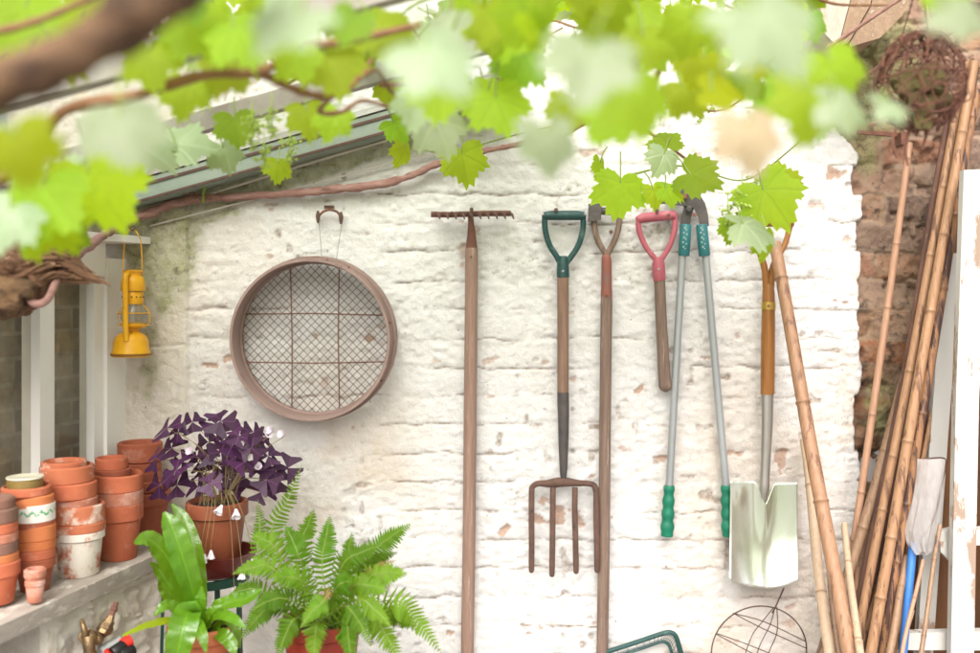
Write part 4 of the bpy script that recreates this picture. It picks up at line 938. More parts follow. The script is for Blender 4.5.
# broken pink handle
pk = thing('broken_handle', 'faded pink D shaped handle on a short broken wooden shaft', 'tool handle', at(665, 393, -.035))
MB().tube(T_([(638, 220), (643, 218), (668, 215.5), (675, 215.5)], 0), [.0105, .0128, .0128, .011], 14).build('grip', M['pink'], pk)
MB().tube(curve(T_([(638.2, 217), (639.5, 232), (646, 247), (655, 259), (657, 266)], 0), 18), .0072, 10, squash=.8).build('yoke_arm', M['pink'], pk)
MB().tube(curve(T_([(674.8, 213), (674.5, 230), (669.5, 246), (662, 259), (660, 266)], 0), 18), .0072, 10, squash=.8).build('yoke_arm', M['pink'], pk)
MB().tube(T_([(658.3, 257), (658.5, 264), (659.5, 280), (659.6, 280.6)], 0), [.011, .0165, .0165, .0155], 14).build('socket', M['pink'], pk)
MB().tube([at(668.8, 215.5, -.046), at(668.8, 215.5, -.0495)], .0048, 8).build('rivet', M['rustred'], pk)
MB().tube([at(658.6, 269, -.05), at(658.6, 269, -.0535)], .003, 8).build('rivet', M['alu'], pk)
MB().tube(curve(T_([(659.6, 280), (661, 315), (663, 350), (664.5, 378), (665.5, 386), (666, 392)], 0), 24), [.0145] * 8 + [.0152] * 4 + [.016] * 5 + [.0168, .017, .017, .0165, .0155, .013, .009, .004], 14).build('shaft', M['greywood'], pk)
nail(657, 211, 'nail that carries the faded pink handle')
# loppers
lp = thing('loppers', 'long lopping shears with silver tubes and green grips', 'loppers', at(686, 535, -.04))
def plate(pts, y, th, nm, m_, par=lp): MB().prism([at(px, py, y) for (px, py) in pts], (0, th, 0)).build(nm, m_, par, smooth=False)
plate([(645, 201), (652, 198), (664, 195), (674, 193.5), (684, 190.5), (692, 190), (700, 195), (705, 203), (708, 214), (709, 226), (700, 227), (699, 218), (694, 208), (685, 206), (675, 205), (662, 204)], -.046, .0045, 'blade', M['darksteel'])
plate([(660, 196), (672, 190), (684, 188), (692, 196), (694, 208), (691, 218), (690, 227), (680, 227), (682, 216), (684, 207), (678, 200), (668, 199)], -.040, .0045, 'hook_blade', M['darksteel'])
for (px, py, r_, m_) in ((684.5, 196.5, .0075, M['copper']), (689, 209, .0078, M['darksteel']), (694.5, 215, .005, M['copper'])):
    MB().tube([at(px, py, -.041), at(px, py, -.053), at(px, py, -.055)], [r_, r_, r_ * .7], 12).build('bolt', m_, lp)
for (x0, x1, x2, y2, nm) in ((684.5, 679.5 + 4, 669, 492, 'tube'), (701.5, 704.5, 726.5, 492, 'tube')):
    MB().tube(T_([(x1 + (0 if x0 < 690 else -.6), 235, -.042), (x2, y2, -.036)], 0), .0098, 14).build('tube', M['alu'], lp)
for (a_, b_) in (((686, 224.5), (683.8, 256)), ((701.5, 224.5), (704.6, 256))):
    sl = MB().tube([at(*a_, -.042), at(*a_, -.042).lerp(at(*b_, -.042), .03), at(*a_, -.042).lerp(at(*b_, -.042), .97), at(*b_, -.042)], [.013, .0148, .0148, .0135], 16).build('sleeve', M['teal'], lp)
    ho_ = MB()
    for i in range(5):
        for j in (-1, 1):
            f_ = .14 + .15 * i; ho_.ball(at(a_[0] + (b_[0] - a_[0]) * f_ + j * 1.6 * (1 if i % 2 else .5), a_[1] + (b_[1] - a_[1]) * f_ + j * .8, -.0560), .0021, 8, (1, .5, 1))
    ho_.build('dimples', M['tealtrim'], sl)
def grip(x0, x1):
    n = 26; P = []; R = []
    for i in range(n + 1):
        u = i / n; P.append(at(x0 + (x1 - x0) * u, 485 + 51 * u, -.036)); R.append((.0132 + .0042 * u + .0016 * math.sin(u * 4 * 2 * PI)) * (1 if .03 < u < .97 else .86))
    MB().tube(P, R, 16).build('grip', M['grip'], lp)
grip(669.2, 667); grip(726.3, 728.5)
nail(697, 189, 'nail above the blades of the loppers')
# spade
sd_ = thing('garden_spade', 'polished steel spade with a varnished wooden yoke handle', 'spade', at(766, 588, -.064))
ysd = -.064
MB().tube(curve([at(750, 222, ysd), at(755, 240, ysd), at(764, 266, ysd), at(766.5, 288, ysd)], 18), [.0075] * 10 + [.008, .0085, .009, .009, .0092, .0094, .0096, .0098, .010], 12).build('yoke_arm', M['varnish'], sd_)
MB().tube(curve([at(791, 222, ysd), at(785, 244, ysd), at(773.5, 266, ysd), at(770.5, 288, ysd)], 18), [.0075] * 10 + [.008, .0085, .009, .009, .0092, .0094, .0096, .0098, .010], 12).build('yoke_arm', M['varnish'], sd_)
MB().tube([at(748, 222, ysd), at(793, 222, ysd)], .013, 14).build('grip', M['varnish'], sd_)
MB().tube([at(768.5, 284, ysd), at(768.5, 292, ysd), at(768.5, 303, ysd), at(768, 340, ysd), at(767.5, 394, ysd)], [.0125, .0155, .0165, .0178, .0178], 16).build('shaft', M['varnish'], sd_)
fe = MB().tube([at(768.5, 302, ysd), at(768.5, 309.5, ysd)], .0182, 16).build('ferrule', M['brass'], sd_)
MB().tube([at(768.5, 306, ysd - .016), at(768.5, 306, ysd - .021)], .004, 8).build('rivet', M['copper'], sd_)
MB().tube(curve([at(767.5, 393, ysd), at(767, 430, ysd), at(765.5, 465, ysd), at(764.5, 490, ysd), at(764, 506, ysd + .004)], 20), [.0162, .0158, .0153, .015, .0146, .0142, .0138, .0134, .0130, .0127, .0124, .0122, .012, .0125, .013, .0125, .011, .009, .007, .004, .001], 14, squash=.8).build('steel_socket', M['steel'], sd_)
bl = MB(); nu, nv = 34, 44; Vv = []; Ff = []
for j in range(nv + 1):
    v_ = j / nv
    for i in range(nu + 1):
        u_ = i / nu * 2 - 1
        xl, xr = 730.5 - 1.2 * v_, 797.5 + .5 * v_
        px = xl + (xr - xl) * (u_ + 1) / 2
        top = 481 + (1.5 if u_ > 0 else 0)
        notch = max(0, 1 - abs(px - 765) / 9.5) * 24
        top = top + notch
        bot = 587.5 - 8.5 * abs(u_) ** 2.2 + (1.0 if u_ > 0 else 0)
        py = top + (bot - top) * v_
        yy = ysd + .006 + .020 * (abs(u_) ** 2) * -1 - .026 * v_ * v_ + .010 * math.sin(v_ * 3.1) - .006 * math.exp(-(u_ * 5) ** 2) * (1.3 - v_) + .003 * math.exp(-((u_ + .72) * 7) ** 2) * math.exp(-((v_ - .14) * 10) ** 2) * -1.5
        Vv.append(at(px, py, yy))
for j in range(nv):
    for i in range(nu):
        a_ = j * (nu + 1) + i; Ff.append((a_, a_ + 1, a_ + nu + 2, a_ + nu + 1))
bl.add(Vv, Ff); bl.build('blade', M['blade'], sd_, solid=.0022, sharp=30)
nail(769, 214, 'nail behind the vine leaf that holds up the spade', -.085)

# ------------------------------------------------------------------ wire plant support and green net frame at the foot of the wall
ws = thing('wire_plant_support', 'round rusty wire plant support hanging below the spade', 'plant support', at(758, 650, -.03))
cw_ = at(759, 652, -.035)
MB().tube([cw_ + Vector((.122 * math.cos(q), -.02 * math.sin(q), .122 * 1.02 * math.sin(q))) for q in [2 * PI * k / 60 for k in range(61)]], .0018, 7, caps=False).build('ring', M['wire'], ws)
cx_ = MB()
for pts in ([(733, 613), (760, 627), (806, 648)], [(733, 613), (765, 622), (805, 641)], [(716, 634), (750, 652), (790, 672)], [(716, 633), (752, 646), (795, 664)], [(775, 607), (770, 625), (758, 650), (748, 690)], [(777, 607), (777, 632), (768, 655), (757, 695)], [(774, 607), (762, 622), (750, 640), (735, 690)]):
    cx_.tube(curve([at(a_, b_, -.05 + .012 * (i % 2)) for i, (a_, b_) in enumerate(pts)], 14), .0013, 6)
cx_.build('cross_wires', M['wire'], ws)
MB().tube([at(784, 588, -.02), at(775, 608, -.045), at(772, 613, -.05)], .0019, 7).build('stem', M['wire'], ws)
gn = thing('green_net_frame', 'dark green tubular net frame leaning in the corner of the wall foot', 'net frame', at(640, 660, -.05))
fp = curve([at(560, 668, -.03), at(600, 654, -.04), at(640, 641, -.05), at(662, 633.5, -.055), at(671, 632.5, -.056), at(677, 639, -.056), at(684, 665, -.05), at(692, 700, -.04)], 60)
MB().tube(fp, .0062, 10).build('frame_tube', M['greenplastic'], gn)
fp2 = curve([at(562, 675, -.015), at(602, 661, -.02), at(642, 648, -.03), at(660, 642, -.033), at(667, 643, -.033), at(671, 650, -.033), at(678, 675, -.03), at(686, 705, -.02)], 60)
MB().tube(fp2, .0045, 8).build('inner_tube', M['greenplastic'], gn)
nn_ = MB()
for i in range(0, 60, 2): nn_.tube([fp[i], fp2[i]], .0007, 5)
for q in (.3, .65): nn_.tube([a_.lerp(b_, q) for a_, b_ in zip(fp, fp2)], .0007, 5)
nn_.build('netting', M['greenplastic'], gn)
for (px, py) in ((668, 637), (640, 647)): pass

# ------------------------------------------------------------------ canes and rods
rndc = random.Random(5)
def cane(p0, p1, r, m_, label, name='bamboo_cane', cat='bamboo cane', group='canes leaning in the corner', step=None, y0=-.06, y1=-.10, bend=0, ph=None, taper=.85, nodes=True):
    a_, b_ = at(p0[0], p0[1], y0), at(p1[0], p1[1], y1)
    r *= .86 * (CAMD + (y0 + y1) / 2) / 1000
    Lh = (b_ - a_).length; step = step or 11 * r + .10; n = max(12, int(Lh / .012)); P = []; R = []; A = []
    side = Vector((1, 0, 0)); ph = rndc.random() if ph is None else ph
    w1, w2 = rndc.uniform(-.004, .004), rndc.uniform(-.004, .004)
    for i in range(n + 1):
        u = i / n; s_ = u * Lh
        P.append(a_.lerp(b_, u) + side * (bend * 4 * u * (1 - u) + w1 * math.sin(u * 5) + w2 * math.sin(u * 9 + 1)))
        rad = r * (taper + (1 - taper) * u); A.append(0.0); R.append(rad)
    if nodes:
        PP, RR, AA = [], [], []
        s_ = 0; pos = [step * (ph + k * (1 + .08 * math.sin(k * 2.3))) for k in range(60)]
        pos = [q for q in pos if .01 < q < Lh - .01]
        samples = set(i / n * Lh for i in range(n + 1))
        for q in pos:
            for dq in (-.012, -.005, -.002, .0, .002, .005, .012): samples.add(min(max(q + dq, 0), Lh))
        for s_ in sorted(samples):
            u = s_ / Lh; near = min([abs(s_ - q) for q in pos] or [9])
            PP.append(a_.lerp(b_, u) + side * (bend * 4 * u * (1 - u) + w1 * math.sin(u * 5) + w2 * math.sin(u * 9 + 1)))
            bump = 1 + .13 * math.exp(-(near / .0035) ** 2) - .03 * math.exp(-((near - .008) / .004) ** 2)
            RR.append(r * (taper + (1 - taper) * u) * bump); AA.append(.75 * math.exp(-(near / .0022) ** 2))
        P, R, A = PP, RR, AA
    o = MB().tube(P, R, 12, A).build(name, m_)
    return tag(o, label, cat, group)
def rpx(k, d=2.5): return k * d / 1000
Z_ = 700
def ext(p0, p1, yb=760):
    f = (yb - p0[1]) / (p1[1] - p0[1]); return (p0[0] + (p1[0] - p0[0]) * f, yb)
# (top, lower point, half width in pixels, material, distance at the top and at the foot, words)
CN = [
 ((774, 243), (849, 653), 9.0, 'bam', -.10, -.40, 'thickest honey coloured bamboo cane crossing in front of the spade handle', .32),
 ((803, 440), (829, 653), 6.8, 'bampale', -.05, -.32, 'pale split bamboo cane just behind the thickest cane', .5),
 ((821, 500), (838, 653), 3.5, 'bamgrey', -.04, -.25, 'thin grey cane squeezed behind the thickest cane', .4),
 ((844.5, 524), (861, 653), 5.0, 'bampale', -.16, -.42, 'short pale cane with a cut top in front of the bundle', .6),
 ((909, 143), (857, 520), 4.6, 'bampink', -.06, -.12, 'slim pinkish cane standing alone against the bare bricks', .2),
 ((918, 335), (863, 520), 6.6, 'bamgrey', -.09, -.15, 'straight cane with dark rings nearest the bare bricks in the bundle', .15),
 ((967, 60), (884, 503), 5.4, 'bamgold', -.11, -.21, 'golden cane in the middle of the leaning bundle', .42),
 ((974, 62), (897, 503), 6.4, 'bamgold', -.14, -.25, 'golden cane with a swollen joint in front of the dark spotted cane', .75),
 ((978, 90), (914, 462), 6.0, 'bamdark', -.12, -.20, 'dark spotted cane with orange patches behind the golden canes', .3),
 ((948, 314), (930, 425), 3.2, 'bamgold', -.08, -.11, 'short thin olive stick against the white board', .5),
 ((884, 455), (858, 568), 3.0, 'bamgrey', -.05, -.08, 'thin greenish stick deep inside the leaning bundle', .5),
 ((858, 566), (853, 653), 4.0, 'bam', -.12, -.16, 'stub of cane ending just behind the short pale cane', .3),
 ((908, 556), (888, 653), 5.0, 'bamgrey', -.20, -.32, 'brown weathered stick beside the blue net handle', .4),
 ((922, 560), (905, 653), 2.8, 'bampink', -.24, -.34, 'thin straw coloured stick in front of the blue net handle', .6),
 ((941, 525), (921, 653), 3.0, 'bamgrey', -.27, -.36, 'thin brown stick in front of the white net bag', .5),
 ((912, 610), (897, 653), 2.4, 'bampale', -.18, -.22, 'thin pale stick hugging the blue net handle', .5),
 ((890, 540), (862, 653), 4.4, 'bamgold', -.05, -.12, 'shadowed yellow cane low in the leaning bundle', .6),
]
for (p0, p1, r_, mm, y0, y1, lab, ph) in CN:
    yb = 790 if p1[1] > 640 or p0[1] < 300 else 760
    e = ext(p0, p1, 800); f = (800 - p0[1]) / (p1[1] - p0[1])
    cane(p0, e, r_, M[mm], lab, y0=y0, y1=y0 + (y1 - y0) * f, ph=ph)
RD = [((925, 330), (868, 600), 3.4, -.06, -.09, 'dark rod half hidden between the first two golden canes'), ((958, 210), (905, 520), 3.6, -.07, -.12, 'mottled rod glimpsed between the two tallest golden canes'), ((899, 500), (850, 653), 4.2, -.06, -.10, 'brown rod crossing the dark gap beside the short pale cane'), ((884, 575), (874, 653), 5.0, -.08, -.12, 'stubby dark rod at the foot of the golden canes'), ((953, 100), (903, 372), 4.6, -.10, -.14, 'long dark rusty rod crossing the bare bricks'), ((935, 372), (872, 640), 5.2, -.08, -.14, 'rusty rod standing in the dark behind the golden canes'), ((976, 70), (900, 560), 4.5, -.05, -.10, 'dark rod furthest back in the leaning bundle'),
      ((912, 470), (880, 653), 6.0, -.10, -.16, 'thick flaking rusty rod low in the bundle'), ((893, 560), (868, 653), 4.0, -.07, -.12, 'short rusty rod between two yellow canes'), ((924, 380), (890, 653), 4.5, -.06, -.12, 'purplish brown rod behind the blue net handle')]
for (p0, p1, r_, y0, y1, lab) in RD:
    f = (800 - p0[1]) / (p1[1] - p0[1])
    cane(p0, ext(p0, p1, 800), r_, M['rod'], lab, 'rusty_rod', 'rod', 'rusty rods among the canes', y0=y0, y1=y0 + (y1 - y0) * f, nodes=False)

# ------------------------------------------------------------------ pond net
pn_ = thing('pond_net', 'white mesh pond net with a blue handle propped upside down', 'net', at(903, 653, -.26))
MB().tube([at(913, 543, -.22), at(903, 653, -.27), at(893, 790, -.33)], [.0098, .0098, .0098], 14).build('handle', M['blue'], pn_)
MB().tube(curve([at(913, 548, -.22), at(917, 520, -.22), at(918, 480, -.22), at(921, 461, -.22), at(930, 458.5, -.22), at(943, 458, -.22), at(946, 463, -.22), at(943, 480, -.22), at(933, 520, -.23), at(914, 548, -.22)], 50), .0018, 7).build('hoop', M['wire'], pn_)
m, t, N = nt('white_netting')
cn_ = noise(N, coords(N, (1, 1, .4)), 40, 3)
df = N('ShaderNodeBsdfDiffuse', i_0=(.74, .70, .68, 1)); tl = N('ShaderNodeBsdfTranslucent', i_0=(.75, .72, .7, 1)); tr = N('ShaderNodeBsdfTransparent')
m1 = N('ShaderNodeMixShader', i_0=.45); t.links.new(df.outputs[0], m1.inputs[1]); t.links.new(tl.outputs[0], m1.inputs[2])
m2 = N('ShaderNodeMixShader', i_0=ramp(N, cn_, [(.3, .35), (.7, .6)])); t.links.new(m1.outputs[0], m2.inputs[1]); t.links.new(tr.outputs[0], m2.inputs[2])
t.links.new(m2.outputs[0], N('ShaderNodeOutputMaterial').inputs[0])
bag = MB(); n = 48; Lr = 26; Vv = []; Ff = []
lv = [(459, 917, 946), (475, 916, 944), (495, 913, 942), (515, 909, 939), (532, 906, 936), (545, 908, 933), (553, 914, 931)]
for j in range(Lr + 1):
    u = j / Lr; k_ = u * 6; a0 = min(int(k_), 5); f = k_ - a0
    py = lv[a0][0] + (lv[a0 + 1][0] - lv[a0][0]) * f; xl = lv[a0][1] + (lv[a0 + 1][1] - lv[a0][1]) * f; xr = lv[a0][2] + (lv[a0 + 1][2] - lv[a0][2]) * f
    for i in range(n):
        q = 2 * PI * i / n; rr = 1 + .16 * u * math.sin(7 * q + 5 * u) + .08 * u * math.sin(13 * q - 6 * u)
        px = (xl + xr) / 2 + (xr - xl) / 2 * math.cos(q) * rr
        yy = -.222 + (.006 + .030 * u) * math.sin(q) * rr
        Vv.append(at(px, py + 2.0 * math.sin(5 * q) * u, yy))
for j in range(Lr):
    for i in range(n):
        i2 = (i + 1) % n; Ff.append((j * n + i, j * n + i2, (j + 1) * n + i2, (j + 1) * n + i))
Ff.append(tuple(Lr * n + i for i in range(n)))
bag.add(Vv, Ff); bag.build('net_bag', m, pn_)

# ------------------------------------------------------------------ white painted timber
wfm = thing('white_timber_frame', 'peeling white painted timber frame leaning at the picture edge', 'timber frame', at(962, 660, -.2))
def slab(pts, y, th, nm, m_, par): MB().prism([at(px, py, y) for (px, py) in pts], (0, th, 0)).build(nm, m_, par, smooth=False)
yw = -.27
slab([(964, 170), (990, 169), (979, 400), (974, 653), (969, 840), (945, 840), (951, 653), (956, 400)], yw, .022, 'post', M['whitepaint'], wfm)
slab([(970, 530), (1040, 525), (1040, 547), (970, 545)], yw + .012, .03, 'rail', M['whitepaint'], wfm)
slab([(905, 633), (949, 632), (1040, 630), (1040, 651), (949, 650), (905, 650)], yw + .05, .025, 'rail', M['whitepaint'], wfm)
slab([(935, 533), (955, 528), (955, 545), (938, 541)], yw + .05, .02, 'rail', M['whitepaint'], wfm)
slab([(940, 541), (953, 543), (951, 562), (941, 552)], yw + .045, .02, 'bracket', M['whitepaint'], wfm)
slab([(1010, 150), (1050, 150), (1040, 840), (1000, 840)], yw, .05, 'post', M['whitepaint'], wfm)
wb = MB().prism([at(px, py, -.12) for (px, py) in [(939, 255), (958, 253), (953, 370), (945, 480), (934, 640), (926, 840), (908, 840), (918, 640), (927, 480), (935, 380)]], (0, .022, 0)).build('white_board', M['whitepaint'], smooth=False)
tag(wb, 'narrow white painted board standing behind the pond net', 'board')
bb = MB().prism([at(px, py, -.07) for (px, py) in [(935, 200), (1080, 200), (1080, 850), (900, 850)]], (0, .02, 0)).build('brown_board', M['brownboard'], smooth=False)
tag(bb, 'dark brown board leaning on the wall behind the white frame', 'board')

# ------------------------------------------------------------------ top corner: beam ends, iron bracket, wire basket
bm_ = thing('beam_end', 'broken weathered roof beam end jutting from the mossy wall top', 'timber beam', at(860, 30, -.15))
MB().prism([at(px, py, -.26) for (px, py) in [(838, -30), (858, -30), (838, 47), (824, 33), (820, 5)]], (0, .3, 0)).build('pale_face', M['beampale'], bm_, smooth=False)
MB().prism([at(px, py, -.262) for (px, py) in [(859, -30), (878, -30), (870, 6), (849, 42), (839, 47)]], (0, .3, 0)).build('beam', M['beamwood'], bm_, smooth=False)
MB().prism([at(px, py, -.255) for (px, py) in [(879, -30), (925, -30), (902, 16), (880, 38), (850, 47), (849.5, 43), (871, 6)]], (0, .3, 0)).build('beam', M['beamwood'], bm_, smooth=False)
ib = thing('iron_bracket', 'small rusty iron bracket with a square end on the mossy bricks', 'bracket', at(885, 135, -.05))
MB().beam(at(857, 132, -.06), at(899, 135, -.06), .012, .010).build('arm', M['rustred'], ib, smooth=False)
MB().box(at(894, 147, -.045), at(907, 132, -.09)).build('socket', M['rustred'], ib, smooth=False)
yb_ = -.75; cb = at(921, 82, yb_); kb = (CAMD + yb_) / 1000
hbk = thing('hanging_wire_basket', 'tangled rusty wire hanging basket with moss inside', 'hanging basket', cb)
wr = MB(); rndb = random.Random(9); R0 = 42 * kb
def bsp(th, ph, r=1): return cb + Vector((R0 * r * math.sin(th) * math.cos(ph), R0 * r * math.sin(th) * math.sin(ph), R0 * 1.15 * r * math.cos(th)))
for k in range(16):
    ph = 2 * PI * k / 16; wr.tube(curve([bsp(.15 + (PI - .35) * i / 8, ph + rndb.uniform(-.18, .18), rndb.uniform(.9, 1.08)) for i in range(9)], 24), rndb.uniform(.001, .0022), 6)
for th in (.5, .85, 1.2, 1.55, 1.9, 2.3, 2.65):
    pts = [bsp(th + rndb.uniform(-.1, .1), 2 * PI * i / 12, rndb.uniform(.92, 1.06)) for i in range(12)]; wr.tube(curve(pts + [pts[0]], 40), rndb.uniform(.001, .002), 6)
for k in range(150):
    th, ph = rndb.uniform(.3, 2.8), rndb.uniform(0, 6.3)
    wr.tube(curve([bsp(th, ph, 1.03), bsp(th + rndb.uniform(-.5, .5), ph + rndb.uniform(-.5, .5), rndb.uniform(.9, 1.15)), bsp(th + rndb.uniform(-.9, .9), ph + rndb.uniform(-.9, .9), 1.04)], 10), rndb.uniform(.0007, .0015), 5)
wr.build('wire_cage', M['rustred'], hbk)
ms_ = MB()
V0 = len(ms_.v); ms_.ball(cb + Vector((0, 0, -R0 * .35)), R0 * .56, 32, (1.1, 1, .9))
ms_.v = [tuple(Vector(v) + (Vector(v) - cb).normalized() * .045 * mnoise.fractal(Vector(v) * 24, 1, 2, 4)) for v in ms_.v]
ms_.build('moss_ball', M['moss'], hbk)
ch_ = MB()
for ph in (0.4, 2.5, 4.6): ch_.tube([bsp(.5, ph), cb + Vector((0, 0, R0 * 2.6))], .0014, 5)
ch_.tube([cb + Vector((0, 0, R0 * 2.6)), cb + Vector((0, 0, R0 * 5))], .0016, 5); ch_.build('hanger', M['wire'], hbk)
tw = MB()
for (a_, b_, c_) in (((900, 118), (893, 140), (897, 158)), ((912, 124), (905, 146), (908, 166)), ((930, 122), (925, 140), (922, 150)), ((890, 110), (880, 122), (868, 126))):
    tw.tube(curve([at(*a_, yb_), at(*b_, yb_), at(*c_, yb_)], 10), .0028, 6)
tw.build('trailing_wire', M['rustred'], hbk)

# ------------------------------------------------------------------ vine trained along the wall, with its old stump
vs = thing('old_vine_stem', 'gnarled old vine stump with a pinkish stem trained along under the glass roof', 'vine', at(30, 290, -.75))
rv = random.Random(21)
def rough_tube(pts, radii, n, seg, amp, fr, seed):
    mb = MB(); P = curve(pts, n); R = []
    for i in range(n + 1):
        u = i / n * (len(radii) - 1); k = min(int(u), len(radii) - 2); R.append(radii[k] + (radii[k + 1] - radii[k]) * (u - k))
    mb.tube(P, R, seg)
    for i, v in enumerate(mb.v):
        if i >= (n + 1) * seg: break
        p = Vector(v); c = P[i // seg]; q = p * fr + Vector((seed, 0, 0)); d = (p - c)
        s = mnoise.fractal(q, .9, 2, 4) + .6 * mnoise.noise(Vector((q.x * 2.5, q.y * 2.5, q.z * .8)))
        mb.v[i] = tuple(c + d * (1 + amp * s))
    return mb
ya = -.62; ka = (CAMD + ya) / 1000
rough_tube([at(-60, 268, ya), at(-10, 276, ya), at(22, 270, ya), at(46, 258, ya), at(68, 262, ya + .02), at(92, 276, ya + .04)], [.058, .070, .068, .048, .022, .006], 110, 64, .40, 22, 3).build('stump', M['bark'], vs, sharp=0)
rough_tube([at(-30, 302, ya - .03), at(8, 296, ya - .05), at(26, 292, ya - .05), at(30, 300, ya - .04)], [.03, .042, .026, .008], 30, 24, .3, 24, 9).build('stump_knot', M['limb'], vs, sharp=0)
MB().tube(curve([at(22, 280, ya - .03), at(32, 302, ya - .05), at(46, 301, ya - .05), at(55, 284, ya - .03), at(62, 268, ya)], 24), [.008] * 12 + [.0075] * 13, 10).build('stem', M['cane_vine'], vs)
rough_tube([at(60, 262, ya + .03), at(80, 252, -.5), at(100, 238, -.3), at(118, 226, -.14), at(148, 213, -.05), at(190, 200, -.03), at(250, 196, -.03), at(330, 190, -.03), at(395, 181, -.03), at(438, 164, -.035), at(490, 150, -.05), at(545, 138, -.08), at(600, 116, -.12)],
           [.010, .010, .010, .011, .0115, .0115, .0095, .0105, .0095, .009, .0075, .006, .0045], 170, 14, .42, 34, 5).build('stem', M['cane_vine'], vs)
MB().tube(curve([at(203, 202, -.04), at(204, 190, -.06), at(208, 178, -.07), at(206, 163, -.08)], 12), [.0045] * 7 + [.004] * 6, 8).build('shoot', M['greenstem'], vs)
bk_ = MB()
for k in range(70):
    u0 = rv.uniform(-40, 70); a0 = rv.uniform(-1.2, 1.2); pts = []
    for q in range(5):
        px = u0 + q * rv.uniform(7, 12); cy = 272 - 10 * math.exp(-((px - 50) / 25) ** 2) + max(0, px - 70) * .3; rr = 31 * (1 - max(0, (px - 25) / 75) ** 1.2) if px > 25 else 31
        rr = max(4, rr) * 1.08; a1 = a0 + .05 * q
        pts.append(at(px, cy - rr * math.sin(a1) + rv.uniform(-1.5, 1.5), ya - rr * ka * math.cos(a1) * .95 + rv.uniform(-.004, .002)))
    bk_.tube(curve(pts, 12), [.0008 + .0034 * math.sin(PI * i / 12) for i in range(13)], 6, squash=.45)
bk_.build('peeling_bark', M['bark'], vs)
tw = MB()
for k in range(9): 
    a_ = at(188 + k * 4, 200, -.045); tw.tube(curve([a_, a_ + Vector((rv.uniform(-.02, .02), -.01, rv.uniform(.01, .025))), a_ + Vector((rv.uniform(-.04, .04), -.015, rv.uniform(-.005, .03)))], 6), .0009, 4)
tw.build('tendrils', M['twig'], vs)
def lone_leaf(parent, px, py, s, d, roll, m_, nz=.3, nx=0, seed=0, val=.5, cup=.2, stem=None, fold=.12):
    """one leaf centred on px,py, s pixels from joint to tip; roll 0 hangs down, 90 points to the right"""
    y = d - CAMD; k = d / 1000; a = math.radians(roll); tip = Vector((math.sin(a), 0, -math.cos(a)))
    nrm = Vector((nx, -1, nz)); t3 = (tip - nrm * (tip.dot(nrm) / nrm.length_squared)).normalized()
    mb = MB(); c = at(px, py, y); j = c - t3 * (s * k * .30)
    add_leaf(mb, j, t3, nrm, s * k, cup, seed, val, n=48, fold=fold)
    o = mb.build('leaf', m_, parent, sharp=0)
    pm = MB(); e = Vector(stem) if stem is not None else j - t3 * (s * k * .35) + Vector((rv.uniform(-.02, .02), rv.uniform(.0, .03), s * k * .55))
    pm.tube(curve([j, j.lerp(e, .5) + Vector((0, 0, .006)), e], 8), [.0016] * 9 if s * k < .09 else [.0021] * 9, 6)
    pm.build('petiole', M['greenstem'], o)
    return o
lone_leaf(vs, 34, 247, 17, 1.82, 100, GREEN, .2, .1, 5, .7, .15)
lone_leaf(vs, 76, 240, 24, 1.75, 5, GREEN, .1, 1.9, 6, .3, .2)

# ------------------------------------------------------------------ the grape vine overhead
gv = thing('grape_vine', 'leafy grape vine hanging over the yard from a thick twisting limb', 'vine', at(300, 20, -1.2))
yl_ = -1.86
rough_tube([at(-90, 118, yl_), at(-20, 94, yl_), at(40, 70, yl_), at(95, 42, yl_), at(135, 16, yl_), at(185, -22, yl_), at(260, -70, yl_)], [.021, .020, .018, .0185, .021, .022, .021], 80, 28, .30, 20, 2).build('limb', M['limb'], gv, sharp=0)
def branch(pts, r, m_='twig', y=None):
    P = curve([at(p[0], p[1], p[2]) for p in pts], 40); n = len(P)
    MB().tube(P, [r * (1.15 - .5 * i / n) * (1 + .12 * math.sin(i * 1.1)) for i in range(n)], 10).build('branch', M[m_], gv)
branch([(-20, 190, -1.2), (30, 160, -1.2), (62, 112, -1.25), (135, 96, -1.25), (200, 76, -1.25), (262, 71, -1.25), (300, 48, -1.25), (345, 42, -1.25), (420, 25, -1.2)], .0080)
branch([(258, 72, -1.25), (282, 84, -1.22), (312, 95, -1.2), (332, 95, -1.2), (350, 88, -1.15), (372, 60, -1.1)], .0056)
branch([(332, 95, -1.2), (320, 112, -1.15), (342, 112, -1.1), (362, 101, -1.05), (392, 108, -1.0), (410, 117, -.95)], .0038)
branch([(345, 90, -1.15), (375, 70, -1.1), (392, 92, -1.0), (420, 105, -.9), (445, 128, -.6)], .0034)
branch([(236, 20, -1.3), (232, 50, -1.3), (238, 62, -1.28)], .0034)
branch([(380, 85, -.9), (452, 84, -.8), (500, 80, -.75), (560, 62, -.7), (640, 52, -.75)], .0036)
branch([(425, 150, -.35), (455, 155, -.34), (490, 142, -.33), (545, 128, -.3), (597, 118, -.3), (622, 104, -.32)], .0019, 'greenstem')
branch([(560, 138, -.25), (597, 118, -.28), (605, 115, -.3)], .0028)
branch([(618, 112, -.32), (650, 133, -.3), (690, 162, -.28), (700, 170, -.28)], .0036)
branch([(600, 90, -1.0), (650, 86, -.95), (668, 55, -.95), (720, 40, -1.0), (800, 10, -1.1)], .0046)
branch([(655, 100, -.5), (700, 110, -.45), (728, 108, -.42), (760, 85, -.45), (800, 60, -.6)], .0022)
branch([(828, 48, -.35), (872, 18, -.42), (930, -20, -.5)], .0044, 'cane_vine')
branch([(848, 88, -.12), (872, 72, -.2), (892, 60, -.4), (960, 30, -.6)], .0050, 'cane_vine')
branch([(-40, 40, -1.4), (40, 20, -1.4), (130, -20, -1.4)], .005)
